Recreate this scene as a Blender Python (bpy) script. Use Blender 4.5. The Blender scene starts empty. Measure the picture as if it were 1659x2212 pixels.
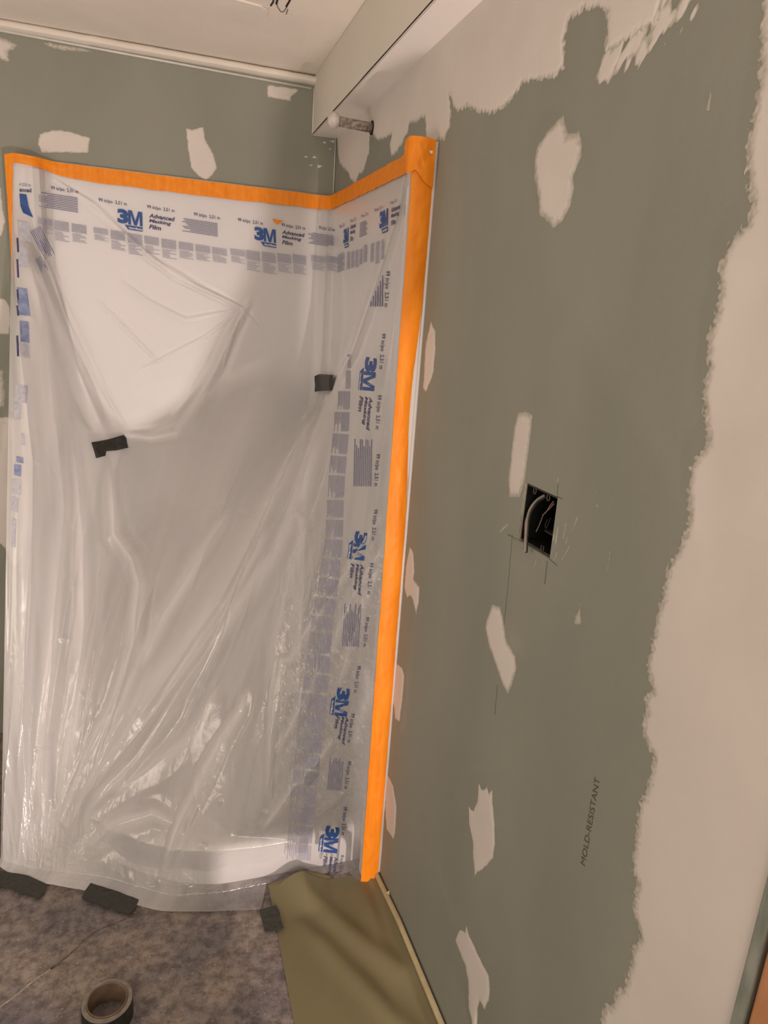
import bpy, bmesh, math, random
import numpy as np
from mathutils import Matrix, Vector
from mathutils.bvhtree import BVHTree

# ------------------------------------------------------------------ camera
SC = bpy.context.scene
COL = SC.collection
FPX = 1510.25
CC = np.array([-0.581, -2.551, 1.55])
# rows: camera right, down, forward in world axes (back wall = y 0, right wall = x 0, floor = z 0)
MM = np.array([[0.95290794, -0.29557524, 0.06783614],
               [-0.01526265, -0.27014976, -0.96269733],
               [0.30287541, 0.91632657, -0.26193911]])
cam_data = bpy.data.cameras.new('camera')
cam = bpy.data.objects.new('camera', cam_data)
COL.objects.link(cam)
R = Matrix(((MM[0][0], -MM[1][0], -MM[2][0]),
            (MM[0][1], -MM[1][1], -MM[2][1]),
            (MM[0][2], -MM[1][2], -MM[2][2]))).to_4x4()
cam.matrix_world = Matrix.Translation(Vector(CC)) @ R
cam_data.sensor_fit = 'HORIZONTAL'
cam_data.sensor_width = 36.0
cam_data.lens = 36.0 * FPX / 1659.0
cam_data.clip_start = 0.02
SC.camera = cam

# ------------------------------------------------------------------ light
world = bpy.data.worlds.new('world'); SC.world = world
world.use_nodes = True
bg = world.node_tree.nodes['Background']
bg.inputs[0].default_value = (1.0, 0.865, 0.725, 1)
bg.inputs[1].default_value = 0.74
LAMP = np.array([-0.06, -3.1, 0.45])
ld = bpy.data.lights.new('work_lamp', 'POINT')
ld.energy = 106
ld.color = (1.0, 0.81, 0.74)
ld.shadow_soft_size = 0.007
lo = bpy.data.objects.new('work_lamp', ld); COL.objects.link(lo)
lo.location = LAMP
# added fill light behind the camera, for film highlights and the back wall
ad = bpy.data.lights.new('room_lamp', 'AREA'); ad.shape = 'RECTANGLE'; ad.size = .9; ad.size_y = .5
ad.energy = 17; ad.color = (1.0, .84, .69)
ao = bpy.data.objects.new('room_lamp', ad); COL.objects.link(ao)
ao.location = (-.85, -4.3, 1.75)
ao.rotation_euler = (Vector((-.45, -.6, 1.5)) - Vector(ao.location)).to_track_quat('-Z', 'Y').to_euler()
# softer lamp off to the left of the corner
sd = bpy.data.lights.new('side_lamp', 'AREA'); sd.shape = 'SQUARE'; sd.size = .7
sd.energy = 6.5; sd.color = (1.0, .83, .69)
so = bpy.data.objects.new('side_lamp', sd); COL.objects.link(so)
so.location = (-1.85, -1.35, 1.1)
so.rotation_euler = (Vector((0, -.95, 1.75)) - Vector(so.location)).to_track_quat('-Z', 'Y').to_euler()
SC.view_settings.view_transform = 'Standard'
SC.view_settings.look = 'None'
SC.view_settings.exposure = -0.06
SC.view_settings.gamma = 1.0
SC.view_settings.use_curve_mapping = False

# ------------------------------------------------------------------ helpers
rng = np.random.RandomState(7)
random.seed(5)

def ray(x, y): return MM.T @ np.array([x - 829.5, y - 1106.0, FPX])
def on_x(p, X=0.0):
    d = ray(*p); return CC + (X - CC[0]) / d[0] * d
def on_y(p, Y=0.0):
    d = ray(*p); return CC + (Y - CC[1]) / d[1] * d
def on_z(p, Z=0.0):
    d = ray(*p); return CC + (Z - CC[2]) / d[2] * d
def project(P):
    c = (P - CC) @ MM.T
    return np.stack([829.5 + FPX * c[:, 0] / c[:, 2], 1106 + FPX * c[:, 1] / c[:, 2]], 1)

def mesh_obj(name, verts, faces, mat=None, parent=None, smooth=False):
    me = bpy.data.meshes.new(name)
    me.from_pydata([tuple(map(float, v)) for v in verts], [], [tuple(map(int, f)) for f in faces])
    me.update()
    if mat: me.materials.append(mat)
    if smooth: me.polygons.foreach_set('use_smooth', [True] * len(me.polygons))
    o = bpy.data.objects.new(name, me); COL.objects.link(o)
    if parent: o.parent = parent
    return o
def grid_obj(name, P, mat=None, parent=None, smooth=True):
    """P: (n, m, 3) array"""
    n, m = P.shape[:2]
    me = bpy.data.meshes.new(name)
    me.vertices.add(n * m)
    me.vertices.foreach_set('co', np.ascontiguousarray(P, dtype=np.float32).ravel())
    i = np.arange(n - 1)[:, None] * m + np.arange(m - 1)[None, :]
    q = np.stack([i, i + 1, i + m + 1, i + m], -1).reshape(-1, 4)
    k = len(q)
    me.loops.add(4 * k); me.loops.foreach_set('vertex_index', q.ravel().astype(np.int32))
    me.polygons.add(k); me.polygons.foreach_set('loop_start', (np.arange(k) * 4).astype(np.int32))
    me.polygons.foreach_set('use_smooth', np.ones(k, dtype=bool) if smooth else np.zeros(k, dtype=bool))
    me.update(calc_edges=True); me.validate()
    if mat: me.materials.append(mat)
    o = bpy.data.objects.new(name, me); COL.objects.link(o)
    if parent: o.parent = parent
    return o
def box_bm(bm, lo_, hi_):
    x0, y0, z0 = lo_; x1, y1, z1 = hi_
    v = [bm.verts.new(c) for c in ((x0,y0,z0),(x1,y0,z0),(x1,y1,z0),(x0,y1,z0),(x0,y0,z1),(x1,y0,z1),(x1,y1,z1),(x0,y1,z1))]
    for f in ((0,3,2,1),(4,5,6,7),(0,1,5,4),(1,2,6,5),(2,3,7,6),(3,0,4,7)): bm.faces.new([v[i] for i in f])
def bm_obj(name, bm, mat, parent=None, smooth=False, bevel=0.0):
    me = bpy.data.meshes.new(name)
    bmesh.ops.recalc_face_normals(bm, faces=bm.faces)
    bm.to_mesh(me); bm.free()
    if mat: me.materials.append(mat)
    if smooth: me.polygons.foreach_set('use_smooth', [True] * len(me.polygons))
    o = bpy.data.objects.new(name, me); COL.objects.link(o)
    if parent: o.parent = parent
    if bevel > 0:
        b = o.modifiers.new('bevel', 'BEVEL'); b.width = bevel; b.segments = 3; b.limit_method = 'ANGLE'
    return o
def box(name, lo_, hi_, mat, parent=None, bevel=0.0):
    bm = bmesh.new(); box_bm(bm, lo_, hi_); return bm_obj(name, bm, mat, parent, bevel=bevel)
def tube(name, pts, r, mat, parent=None, seg=10, caps=True):
    pts = [np.array(p, float) for p in pts]
    rs = r if hasattr(r, '__len__') else [r] * len(pts)
    V, F = [], []
    prev = None
    for i, p in enumerate(pts):
        t = pts[min(i + 1, len(pts) - 1)] - pts[max(i - 1, 0)]; t /= np.linalg.norm(t)
        if prev is None:
            a = np.array([0, 0, 1.0]) if abs(t[2]) < .9 else np.array([1.0, 0, 0])
        else: a = prev
        u = a - t * (a @ t); u /= np.linalg.norm(u); w = np.cross(t, u); prev = u
        for k in range(seg):
            an = 2 * math.pi * k / seg
            V.append(p + rs[i] * (math.cos(an) * u + math.sin(an) * w))
    n = len(pts)
    for i in range(n - 1):
        for k in range(seg):
            F.append((i*seg+k, i*seg+(k+1) % seg, (i+1)*seg+(k+1) % seg, (i+1)*seg+k))
    if caps:
        F.append(tuple(range(seg))[::-1]); F.append(tuple((n-1)*seg+k for k in range(seg)))
    return mesh_obj(name, V, F, mat, parent, smooth=True)
def thing(name, label, cat, loc=(0, 0, 0), group=None):
    o = bpy.data.objects.new(name, None); COL.objects.link(o); o.location = loc
    o.empty_display_size = .05
    tag(o, label, cat, group); return o
def tag(o, label=None, cat=None, group=None, kind=None):
    if label: o['label'] = label
    if cat: o['category'] = cat
    if group: o['group'] = group
    if kind: o['kind'] = kind
    return o
def adopt(o, root):
    """parent keeping world place (roots carry translation only)"""
    o.parent = root
    o.matrix_parent_inverse = Matrix.Translation(-Vector(root.location))
    return o

_T = {}
def vnoise(x, y, seed=0):
    """smooth value noise, -1..1"""
    if seed not in _T: _T[seed] = np.random.RandomState(1000 + seed).rand(256, 256) * 2 - 1
    T = _T[seed]
    x = np.asarray(x, float); y = np.asarray(y, float)
    xi = np.floor(x).astype(int); yi = np.floor(y).astype(int)
    fx = x - xi; fy = y - yi
    fx = fx * fx * (3 - 2 * fx); fy = fy * fy * (3 - 2 * fy)
    g = lambda a, b: T[a & 255, b & 255]
    return (g(xi, yi) * (1 - fx) + g(xi + 1, yi) * fx) * (1 - fy) + (g(xi, yi + 1) * (1 - fx) + g(xi + 1, yi + 1) * fx) * fy
def fbm(x, y, seed=0, o=3):
    s = 0; a = 1; t = 0
    for i in range(o):
        s = s + a * vnoise(x * 2 ** i, y * 2 ** i, seed + i); t += a; a *= .5
    return s / t

# ------------------------------------------------------------------ materials
def new_mat(name):
    m = bpy.data.materials.new(name); m.use_nodes = True
    nt = m.node_tree; b = nt.nodes['Principled BSDF']
    return m, nt, b
def nd(nt, t, **kw):
    n = nt.nodes.new(t)
    for k, v in kw.items():
        if k in n.inputs.keys(): n.inputs[k].default_value = v
        else: setattr(n, k, v)
    return n
def noisy(name, c1, c2, scale=8, rough=.8, bump=.0, bscale=200, spec=.3, stretch=(1, 1, 1), lo_=.35, hi_=.65, detail=4, bdist=.002):
    m, nt, b = new_mat(name)
    tc = nd(nt, 'ShaderNodeTexCoord'); mp = nd(nt, 'ShaderNodeMapping'); mp.inputs['Scale'].default_value = stretch
    nt.links.new(tc.outputs['Object'], mp.inputs['Vector'])
    n = nd(nt, 'ShaderNodeTexNoise', Scale=scale, Detail=detail)
    nt.links.new(mp.outputs[0], n.inputs['Vector'])
    cr = nd(nt, 'ShaderNodeValToRGB'); cr.color_ramp.elements[0].position = lo_; cr.color_ramp.elements[1].position = hi_
    cr.color_ramp.elements[0].color = (*c1, 1); cr.color_ramp.elements[1].color = (*c2, 1)
    nt.links.new(n.outputs['Fac'], cr.inputs[0]); nt.links.new(cr.outputs[0], b.inputs['Base Color'])
    b.inputs['Roughness'].default_value = rough; b.inputs['Specular IOR Level'].default_value = spec
    if bump > 0:
        n2 = nd(nt, 'ShaderNodeTexNoise', Scale=bscale, Detail=3)
        nt.links.new(mp.outputs[0], n2.inputs['Vector'])
        bp = nd(nt, 'ShaderNodeBump', Strength=bump, Distance=bdist)
        nt.links.new(n2.outputs['Fac'], bp.inputs['Height']); nt.links.new(bp.outputs[0], b.inputs['Normal'])
    return m

GREEN1, GREEN2 = (.278, .288, .246), (.322, .330, .283)
M = {}
M['green'] = noisy('green_board_paper', GREEN1, GREEN2, scale=3.0, rough=.75, bump=.25, bscale=900, spec=.25, stretch=(1, 1, .45), bdist=.0006)
M['ceil'] = noisy('ceiling_paint', (.86, .81, .745), (.92, .87, .80), scale=5, rough=.8, bump=.5, bscale=120, bdist=.0015)
M['white_board'] = noisy('soffit_paint', (.78, .74, .675), (.82, .78, .715), scale=3, rough=.8, bump=.15, bscale=300)
M['soffit_under'] = noisy('soffit_skim_coat', (.90, .86, .83), (.92, .88, .85), scale=3, rough=.8)
M['bead'] = noisy('bead_metal', (.72, .72, .68), (.80, .79, .74), scale=30, rough=.45)
M['crack'] = noisy('dark_gap', (.02, .016, .012), (.05, .04, .03), scale=60, rough=1)
M['shell'] = noisy('white_acrylic', (.79, .775, .785), (.81, .795, .805), scale=2, rough=.45, spec=.2)
M['black_tape'] = noisy('black_tape', (.016, .016, .014), (.032, .031, .027), scale=90, rough=.42, spec=.45, bump=.3, bscale=60, bdist=.001)
M['grey_tape'] = noisy('charcoal_duct_tape', (.045, .047, .043), (.065, .065, .058), scale=120, rough=.6, bump=.35, bscale=700, bdist=.0005)
M['metal'] = noisy('galvanised_edge', (.22, .25, .22), (.36, .38, .34), scale=60, rough=.5, bump=.3, bscale=120, stretch=(1, 1, .3))
M['wood'] = noisy('orange_primed_wood', (.50, .23, .11), (.62, .31, .16), scale=30, rough=.55, bump=.8, bscale=60, stretch=(1, 1, .3))
M['pipe'] = noisy('old_pipe', (.24, .20, .175), (.50, .43, .38), scale=110, rough=.6, bump=.7, bscale=150, detail=6, lo_=.42, hi_=.62)
M['plastic_black'] = noisy('black_box_plastic', (.004, .004, .004), (.008, .008, .008), scale=40, rough=.55)
M['rim'] = noisy('box_rim', (.06, .055, .05), (.09, .085, .08), scale=40, rough=.4)
M['sheath'] = noisy('grey_cable', (.26, .24, .22), (.34, .31, .28), scale=60, rough=.4)
M['copper'] = noisy('copper_wire', (.42, .19, .12), (.52, .26, .17), scale=60, rough=.35)
M['darkwire'] = noisy('dark_cable', (.03, .028, .026), (.06, .055, .05), scale=60, rough=.4)
M['pencil'] = noisy('pencil_line', (.10, .10, .075), (.14, .14, .11), scale=200, rough=.9)
M['ink_grey'] = noisy('board_print', (.09, .085, .05), (.12, .115, .07), scale=200, rough=.9)
M['logo'] = noisy('blue_ink', (.030, .085, .29), (.045, .115, .36), scale=60, rough=.5)
M['text'] = noisy('navy_ink', (.055, .06, .14), (.08, .085, .18), scale=60, rough=.5)
M['fine'] = noisy('pale_blue_ink', (.34, .35, .47), (.42, .43, .53), scale=200, rough=.6)
M['text2'] = noisy('grey_blue_ink', (.16, .17, .30), (.22, .23, .36), scale=200, rough=.6)
M['white_ink'] = noisy('clear_knockout', (.78, .77, .78), (.84, .83, .83), scale=30, rough=.4)
M['wash'] = noisy('blue_ink_folded_layers', (.30, .34, .50), (.50, .52, .62), scale=60, rough=.5, stretch=(1, 1, .5))
M['drywall'] = noisy('drywall_offcut', (.55, .52, .48), (.6, .57, .52), scale=5, rough=.9)  # colour shared by the wall core and the added lamp blocker
M['core'] = noisy('cardboard_core', (.17, .115, .08), (.26, .18, .125), scale=25, rough=.7)
M['tape_side'] = noisy('tape_roll_side', (.20, .17, .145), (.33, .29, .25), scale=45, rough=.35, bump=.4, bscale=80)
M['cap'] = noisy('cling_wrap', (.62, .58, .54), (.75, .70, .66), scale=80, rough=.25, bump=1, bscale=120, bdist=.004)

def tape_material():
    m, nt, b = new_mat('orange_masking_tape')
    tc = nd(nt, 'ShaderNodeTexCoord'); mp = nd(nt, 'ShaderNodeMapping'); mp.inputs['Scale'].default_value = (1, 1, .12)
    nt.links.new(tc.outputs['Object'], mp.inputs['Vector'])
    n = nd(nt, 'ShaderNodeTexNoise', Scale=70.0, Detail=3.0); nt.links.new(mp.outputs[0], n.inputs['Vector'])
    cr = nd(nt, 'ShaderNodeValToRGB'); cr.color_ramp.elements[0].position = .3; cr.color_ramp.elements[1].position = .7
    cr.color_ramp.elements[0].color = (.90, .255, .010, 1); cr.color_ramp.elements[1].color = (.98, .33, .020, 1)
    nt.links.new(n.outputs['Fac'], cr.inputs[0]); nt.links.new(cr.outputs[0], b.inputs['Base Color'])
    b.inputs['Roughness'].default_value = .5; b.inputs['Specular IOR Level'].default_value = .3
    n2 = nd(nt, 'ShaderNodeTexNoise', Scale=25.0, Detail=2.0); nt.links.new(mp.outputs[0], n2.inputs['Vector'])
    bp = nd(nt, 'ShaderNodeBump', Strength=.35, Distance=.004); nt.links.new(n2.outputs['Fac'], bp.inputs['Height']); nt.links.new(bp.outputs[0], b.inputs['Normal'])
    return m
M['orange'] = tape_material()

def mud_material():
    """joint compound: where the coat is thin the green paper shows through"""
    m, nt, b = new_mat('joint_compound')
    at = nd(nt, 'ShaderNodeAttribute', attribute_name='coat')
    tc = nd(nt, 'ShaderNodeTexCoord')
    n = nd(nt, 'ShaderNodeTexNoise', Scale=160.0, Detail=4.0); nt.links.new(tc.outputs['Object'], n.inputs['Vector'])
    a = nd(nt, 'ShaderNodeMath', operation='MULTIPLY_ADD'); a.inputs[1].default_value = .9; a.inputs[2].default_value = -.45
    nt.links.new(n.outputs['Fac'], a.inputs[0])
    s = nd(nt, 'ShaderNodeMath', operation='ADD'); nt.links.new(at.outputs['Fac'], s.inputs[0]); nt.links.new(a.outputs[0], s.inputs[1])
    mr = nd(nt, 'ShaderNodeMapRange'); mr.inputs['From Min'].default_value = -.1; mr.inputs['From Max'].default_value = .75
    nt.links.new(s.outputs[0], mr.inputs['Value'])
    n2 = nd(nt, 'ShaderNodeTexNoise', Scale=7.0, Detail=5.0); nt.links.new(tc.outputs['Object'], n2.inputs['Vector'])
    cr = nd(nt, 'ShaderNodeValToRGB'); cr.color_ramp.elements[0].position = .3; cr.color_ramp.elements[1].position = .7
    cr.color_ramp.elements[0].color = (.70, .655, .62, 1); cr.color_ramp.elements[1].color = (.76, .715, .68, 1)
    nt.links.new(n2.outputs['Fac'], cr.inputs[0])
    mx = nd(nt, 'ShaderNodeMix', data_type='RGBA'); mx.inputs[6].default_value = (.36, .36, .29, 1)
    nt.links.new(mr.outputs[0], mx.inputs[0]); nt.links.new(cr.outputs[0], mx.inputs[7]); nt.links.new(mx.outputs[2], b.inputs['Base Color'])
    b.inputs['Roughness'].default_value = .8; b.inputs['Specular IOR Level'].default_value = .2
    return m
M['mud'] = mud_material()

def smear_material(k):
    m, nt, b = new_mat('sanding_dust')
    at = nd(nt, 'ShaderNodeAttribute', attribute_name='coat')
    tc = nd(nt, 'ShaderNodeTexCoord')
    n = nd(nt, 'ShaderNodeTexNoise', Scale=40.0, Detail=4.0); nt.links.new(tc.outputs['Object'], n.inputs['Vector'])
    mu = nd(nt, 'ShaderNodeMath', operation='MULTIPLY'); nt.links.new(at.outputs['Fac'], mu.inputs[0]); nt.links.new(n.outputs['Fac'], mu.inputs[1])
    mu2 = nd(nt, 'ShaderNodeMath', operation='MULTIPLY'); mu2.inputs[1].default_value = k; nt.links.new(mu.outputs[0], mu2.inputs[0]); mu2.use_clamp = True
    tr = nd(nt, 'ShaderNodeBsdfTransparent'); mix = nd(nt, 'ShaderNodeMixShader')
    b.inputs['Base Color'].default_value = (.70, .66, .61, 1); b.inputs['Roughness'].default_value = .9
    nt.links.new(mu2.outputs[0], mix.inputs[0]); nt.links.new(tr.outputs[0], mix.inputs[1]); nt.links.new(b.outputs[0], mix.inputs[2])
    nt.links.new(mix.outputs[0], nt.nodes['Material Output'].inputs['Surface'])
    return m
M['smear'] = smear_material(.5)

def concrete_material():
    m, nt, b = new_mat('worn_concrete')
    tc = nd(nt, 'ShaderNodeTexCoord')
    n1 = nd(nt, 'ShaderNodeTexNoise', Scale=6.0, Detail=6.0, Roughness=.65)
    n2 = nd(nt, 'ShaderNodeTexNoise', Scale=34.0, Detail=7.0, Roughness=.75)
    n3 = nd(nt, 'ShaderNodeTexVoronoi', Scale=55.0)
    for n in (n1, n2, n3): nt.links.new(tc.outputs['Object'], n.inputs['Vector'])
    c1 = nd(nt, 'ShaderNodeValToRGB'); e = c1.color_ramp.elements
    e[0].position = .38; e[1].position = .66; e[0].color = (.23, .205, .215, 1); e[1].color = (.42, .345, .29, 1)
    nt.links.new(n1.outputs['Fac'], c1.inputs[0])
    c2 = nd(nt, 'ShaderNodeValToRGB'); e = c2.color_ramp.elements
    e[0].position = .40; e[1].position = .58; e[0].color = (.30, .29, .30, 1); e[1].color = (1.0, 1.0, 1.0, 1)
    nt.links.new(n2.outputs['Fac'], c2.inputs[0])
    mx = nd(nt, 'ShaderNodeMix', data_type='RGBA', blend_type='MULTIPLY'); mx.inputs[0].default_value = .75
    nt.links.new(c1.outputs[0], mx.inputs[6]); nt.links.new(c2.outputs[0], mx.inputs[7])
    c3 = nd(nt, 'ShaderNodeValToRGB'); e = c3.color_ramp.elements
    e[0].position = .07; e[1].position = .14; e[0].color = (1, 1, 1, 1); e[1].color = (0, 0, 0, 1)
    nt.links.new(n3.outputs['Distance'], c3.inputs[0])
    mu = nd(nt, 'ShaderNodeMath', operation='MULTIPLY'); nt.links.new(c3.outputs[0], mu.inputs[0]); nt.links.new(n1.outputs['Fac'], mu.inputs[1])
    mx2 = nd(nt, 'ShaderNodeMix', data_type='RGBA'); mx2.inputs[7].default_value = (.62, .54, .48, 1)
    nt.links.new(mu.outputs[0], mx2.inputs[0]); nt.links.new(mx.outputs[2], mx2.inputs[6]); nt.links.new(mx2.outputs[2], b.inputs['Base Color'])
    b.inputs['Roughness'].default_value = .6
    bp = nd(nt, 'ShaderNodeBump', Strength=.8, Distance=.006); nt.links.new(n2.outputs['Fac'], bp.inputs['Height']); nt.links.new(bp.outputs[0], b.inputs['Normal'])
    return m
M['concrete'] = concrete_material()

def paper_material():
    m = noisy('olive_floor_paper', (.195, .168, .092), (.225, .195, .108), scale=4, rough=.62, bump=.12, bscale=300, spec=.3)
    return m
M['paper'] = paper_material()
M['paper_edge'] = noisy('paper_cut_edge', (.50, .43, .25), (.58, .50, .31), scale=40, rough=.7)
M['paper_back'] = noisy('paper_back', (.20, .165, .09), (.25, .21, .12), scale=9, rough=.7)

def film_material():
    m, nt, b = new_mat('thin_plastic_film')
    nt.nodes.remove(b)
    out = nt.nodes['Material Output']
    tc = nd(nt, 'ShaderNodeTexCoord')
    n = nd(nt, 'ShaderNodeTexNoise', Scale=55.0, Detail=3.0, Roughness=.55, Distortion=.6)
    nt.links.new(tc.outputs['Object'], n.inputs['Vector'])
    at = nd(nt, 'ShaderNodeAttribute', attribute_name='crinkle')
    ml = nd(nt, 'ShaderNodeMath', operation='MULTIPLY'); ml.inputs[1].default_value = .8; nt.links.new(at.outputs['Fac'], ml.inputs[0])
    bp = nd(nt, 'ShaderNodeBump', Distance=.006); nt.links.new(ml.outputs[0], bp.inputs['Strength']); nt.links.new(n.outputs['Fac'], bp.inputs['Height'])
    tr = nd(nt, 'ShaderNodeBsdfTransparent'); tr.inputs[0].default_value = (.99, .988, .985, 1)
    df = nd(nt, 'ShaderNodeBsdfDiffuse'); df.inputs[0].default_value = (.95, .945, .975, 1)
    tl = nd(nt, 'ShaderNodeBsdfTranslucent'); tl.inputs[0].default_value = (.95, .945, .975, 1)
    nt.links.new(bp.outputs[0], df.inputs['Normal'])
    m1 = nd(nt, 'ShaderNodeMixShader'); m1.inputs[0].default_value = .22
    nt.links.new(df.outputs[0], m1.inputs[1]); nt.links.new(tl.outputs[0], m1.inputs[2])
    lw = nd(nt, 'ShaderNodeLayerWeight', Blend=.35)
    hz = nd(nt, 'ShaderNodeAttribute', attribute_name='haze')
    ad = nd(nt, 'ShaderNodeMath', operation='MULTIPLY_ADD', use_clamp=True); ad.inputs[1].default_value = .45
    nt.links.new(lw.outputs['Facing'], ad.inputs[0]); nt.links.new(hz.outputs['Fac'], ad.inputs[2])
    m2 = nd(nt, 'ShaderNodeMixShader'); nt.links.new(ad.outputs[0], m2.inputs[0])
    nt.links.new(tr.outputs[0], m2.inputs[1]); nt.links.new(m1.outputs[0], m2.inputs[2])
    gl = nd(nt, 'ShaderNodeBsdfGlossy', Roughness=.17); gl.inputs[0].default_value = (1, 1, 1, 1)
    nt.links.new(bp.outputs[0], gl.inputs['Normal'])
    ls = nd(nt, 'ShaderNodeAttribute', attribute_name='slack')
    rg = nd(nt, 'ShaderNodeMapRange'); rg.inputs['To Min'].default_value = .42; rg.inputs['To Max'].default_value = .20
    nt.links.new(ls.outputs['Fac'], rg.inputs['Value']); nt.links.new(rg.outputs[0], gl.inputs['Roughness'])
    fr = nd(nt, 'ShaderNodeFresnel', IOR=1.45)
    fm = nd(nt, 'ShaderNodeMath', operation='MULTIPLY', use_clamp=True); fm.inputs[1].default_value = 2.0
    nt.links.new(fr.outputs[0], fm.inputs[0])
    m3 = nd(nt, 'ShaderNodeMixShader'); nt.links.new(fm.outputs[0], m3.inputs[0])
    nt.links.new(m2.outputs[0], m3.inputs[1]); nt.links.new(gl.outputs[0], m3.inputs[2])
    nt.links.new(m3.outputs[0], out.inputs['Surface'])
    return m
M['film'] = film_material()

# ------------------------------------------------------------------ room shell
ZC = 2.31          # ceiling
SZ = 2.136         # soffit underside
SX = -0.082        # soffit side face
floor = mesh_obj('floor', [(-2.2, -3.6, 0), (1.2, -3.6, 0), (1.2, .15, 0), (-2.2, .15, 0)], [(0, 1, 2, 3)], M['concrete']); tag(floor, kind='structure')
ceiling = box('ceiling', (-2.2, -3.5, ZC), (.15, .15, ZC + .05), M['ceil']); tag(ceiling, kind='structure')
wall_back = box('wall_back', (-2.2, 0, 0), (.15, .12, ZC), M['green']); tag(wall_back, kind='structure')
wall_left = box('wall_left', (-2.2, -3.5, 0), (-2.08, -.001, ZC - .001), M['green']); tag(wall_left, kind='structure')

# right wall: 12 mm board with the cut-out for the electrical box
WE = -2.118
h = [on_x(p)[1:] for p in ((1134, 1041), (1205, 1074), (1187, 1208), (1118, 1166))]   # TL TR BR BL (y,z)
def wall_right_mesh():
    Y0, Y1 = 0.0, WE
    outer = [(Y0, ZC), (Y1, ZC), (Y1, 0), (Y0, 0)]
    V = [(0, *p) for p in outer] + [(0, *p) for p in h] + [(.013, *p) for p in h] + [(.013, Y1, ZC), (.013, Y1, 0)]
    F = [(0, 4, 5, 1), (1, 5, 6, 2), (2, 6, 7, 3), (3, 7, 4, 0)]
    F += [(4, 8, 9, 5), (5, 9, 10, 6), (6, 10, 11, 7), (7, 11, 8, 4), (1, 2, 13, 12)]
    return V, F
V, F = wall_right_mesh()
wall_right = mesh_obj('wall_right', V, F, M['green']); tag(wall_right, kind='structure')
# wall body behind the board, around the box cavity
bm = bmesh.new()
ymin, ymax = min(p[0] for p in h) - .004, max(p[0] for p in h) + .004
zmin, zmax = min(p[1] for p in h) - .004, max(p[1] for p in h) + .004
box_bm(bm, (.0135, ymax, 0), (.12, 0, ZC)); box_bm(bm, (.0135, WE, 0), (.12, ymin, ZC))
box_bm(bm, (.0135, ymin, 0), (.12, ymax, zmin)); box_bm(bm, (.0135, ymin, zmax), (.12, ymax, ZC))
box_bm(bm, (.1, ymin, zmin), (.12, ymax, zmax))
bm_obj('wall_core', bm, M['drywall'], wall_right)

# soffit: side face, skim-coated underside, dark open joint along its edge
soffit = box('soffit', (SX, -2.6, SZ + .001), (-.0005, -.0005, ZC - .0005), M['white_board']); tag(soffit, kind='structure')
box('skim_coat', (SX + .004, -2.6, SZ - .0015), (-.0008, -.001, SZ + .002), M['soffit_under'], soffit)
n = 260; ys = np.linspace(-2.55, -.004, n)
wob = fbm(ys * 9, ys * 0, 31) * .0012 + .0022
P = np.stack([np.stack([np.full(n, SX - .0006), ys, SZ - .0012 - wob * .2], 1), np.stack([np.full(n, SX - .0009), ys, SZ + wob], 1)])
grid_obj('edge_joint', P, M['crack'], soffit)

# old cove strip under the ceiling along the back wall
bm = bmesh.new()
prof = [(-.0, 2.309), (-.018, 2.308), (-.026, 2.302), (-.028, 2.296), (-.024, 2.290), (-.014, 2.287), (0, 2.286)]
N = 90
rows = []
for i in range(N):
    x = -2.1 + (2.1 - .066) * i / (N - 1)
    t = (x + 1.0) / .93
    ztop = 2.309 - .004 * max(0, t) + .0012 * float(fbm(x * 40, 3.3, 12)) - (.007 if -.30 < x < -.13 and False else 0)
    rows.append([bm.verts.new((x, y, ztop + (z - 2.309) * (1.0))) for y, z in prof])
for a, b_ in zip(rows[:-1], rows[1:]):
    for k in range(len(prof) - 1): bm.faces.new((a[k], a[k + 1], b_[k + 1], b_[k]))
bm.faces.new(rows[-1]); bm.faces.new(rows[0][::-1])
trim_1 = bm_obj('trim_1', bm, M['ceil'], smooth=False); tag(trim_1, kind='structure')
# metal J bead on the top of the green board
a, b_ = on_y((-120, 44)), on_y((672, 191.5))
trim_2 = tube('trim_2', [a + np.array([0, -.002, 0]), b_ + np.array([0, -.002, 0])], .0035, M['bead'], seg=8); tag(trim_2, kind='structure')
def strip(name, p0, p1, r, mat, parent): return tube(name, [p0, p1], r, mat, parent, seg=6)
strip('corner_bead', (SX - .001, -.003, SZ), (SX - .001, -.003, 2.272), .0022, M['bead'], trim_2)
strip('corner_bead', (SX, -.002, SZ - .001), (-.004, -.002, SZ - .001), .0018, M['bead'], trim_2)
strip('corner_bead', (-.003, -.003, SZ), (-.003, -.003, 1.956), .0020, M['bead'], trim_2)

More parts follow.
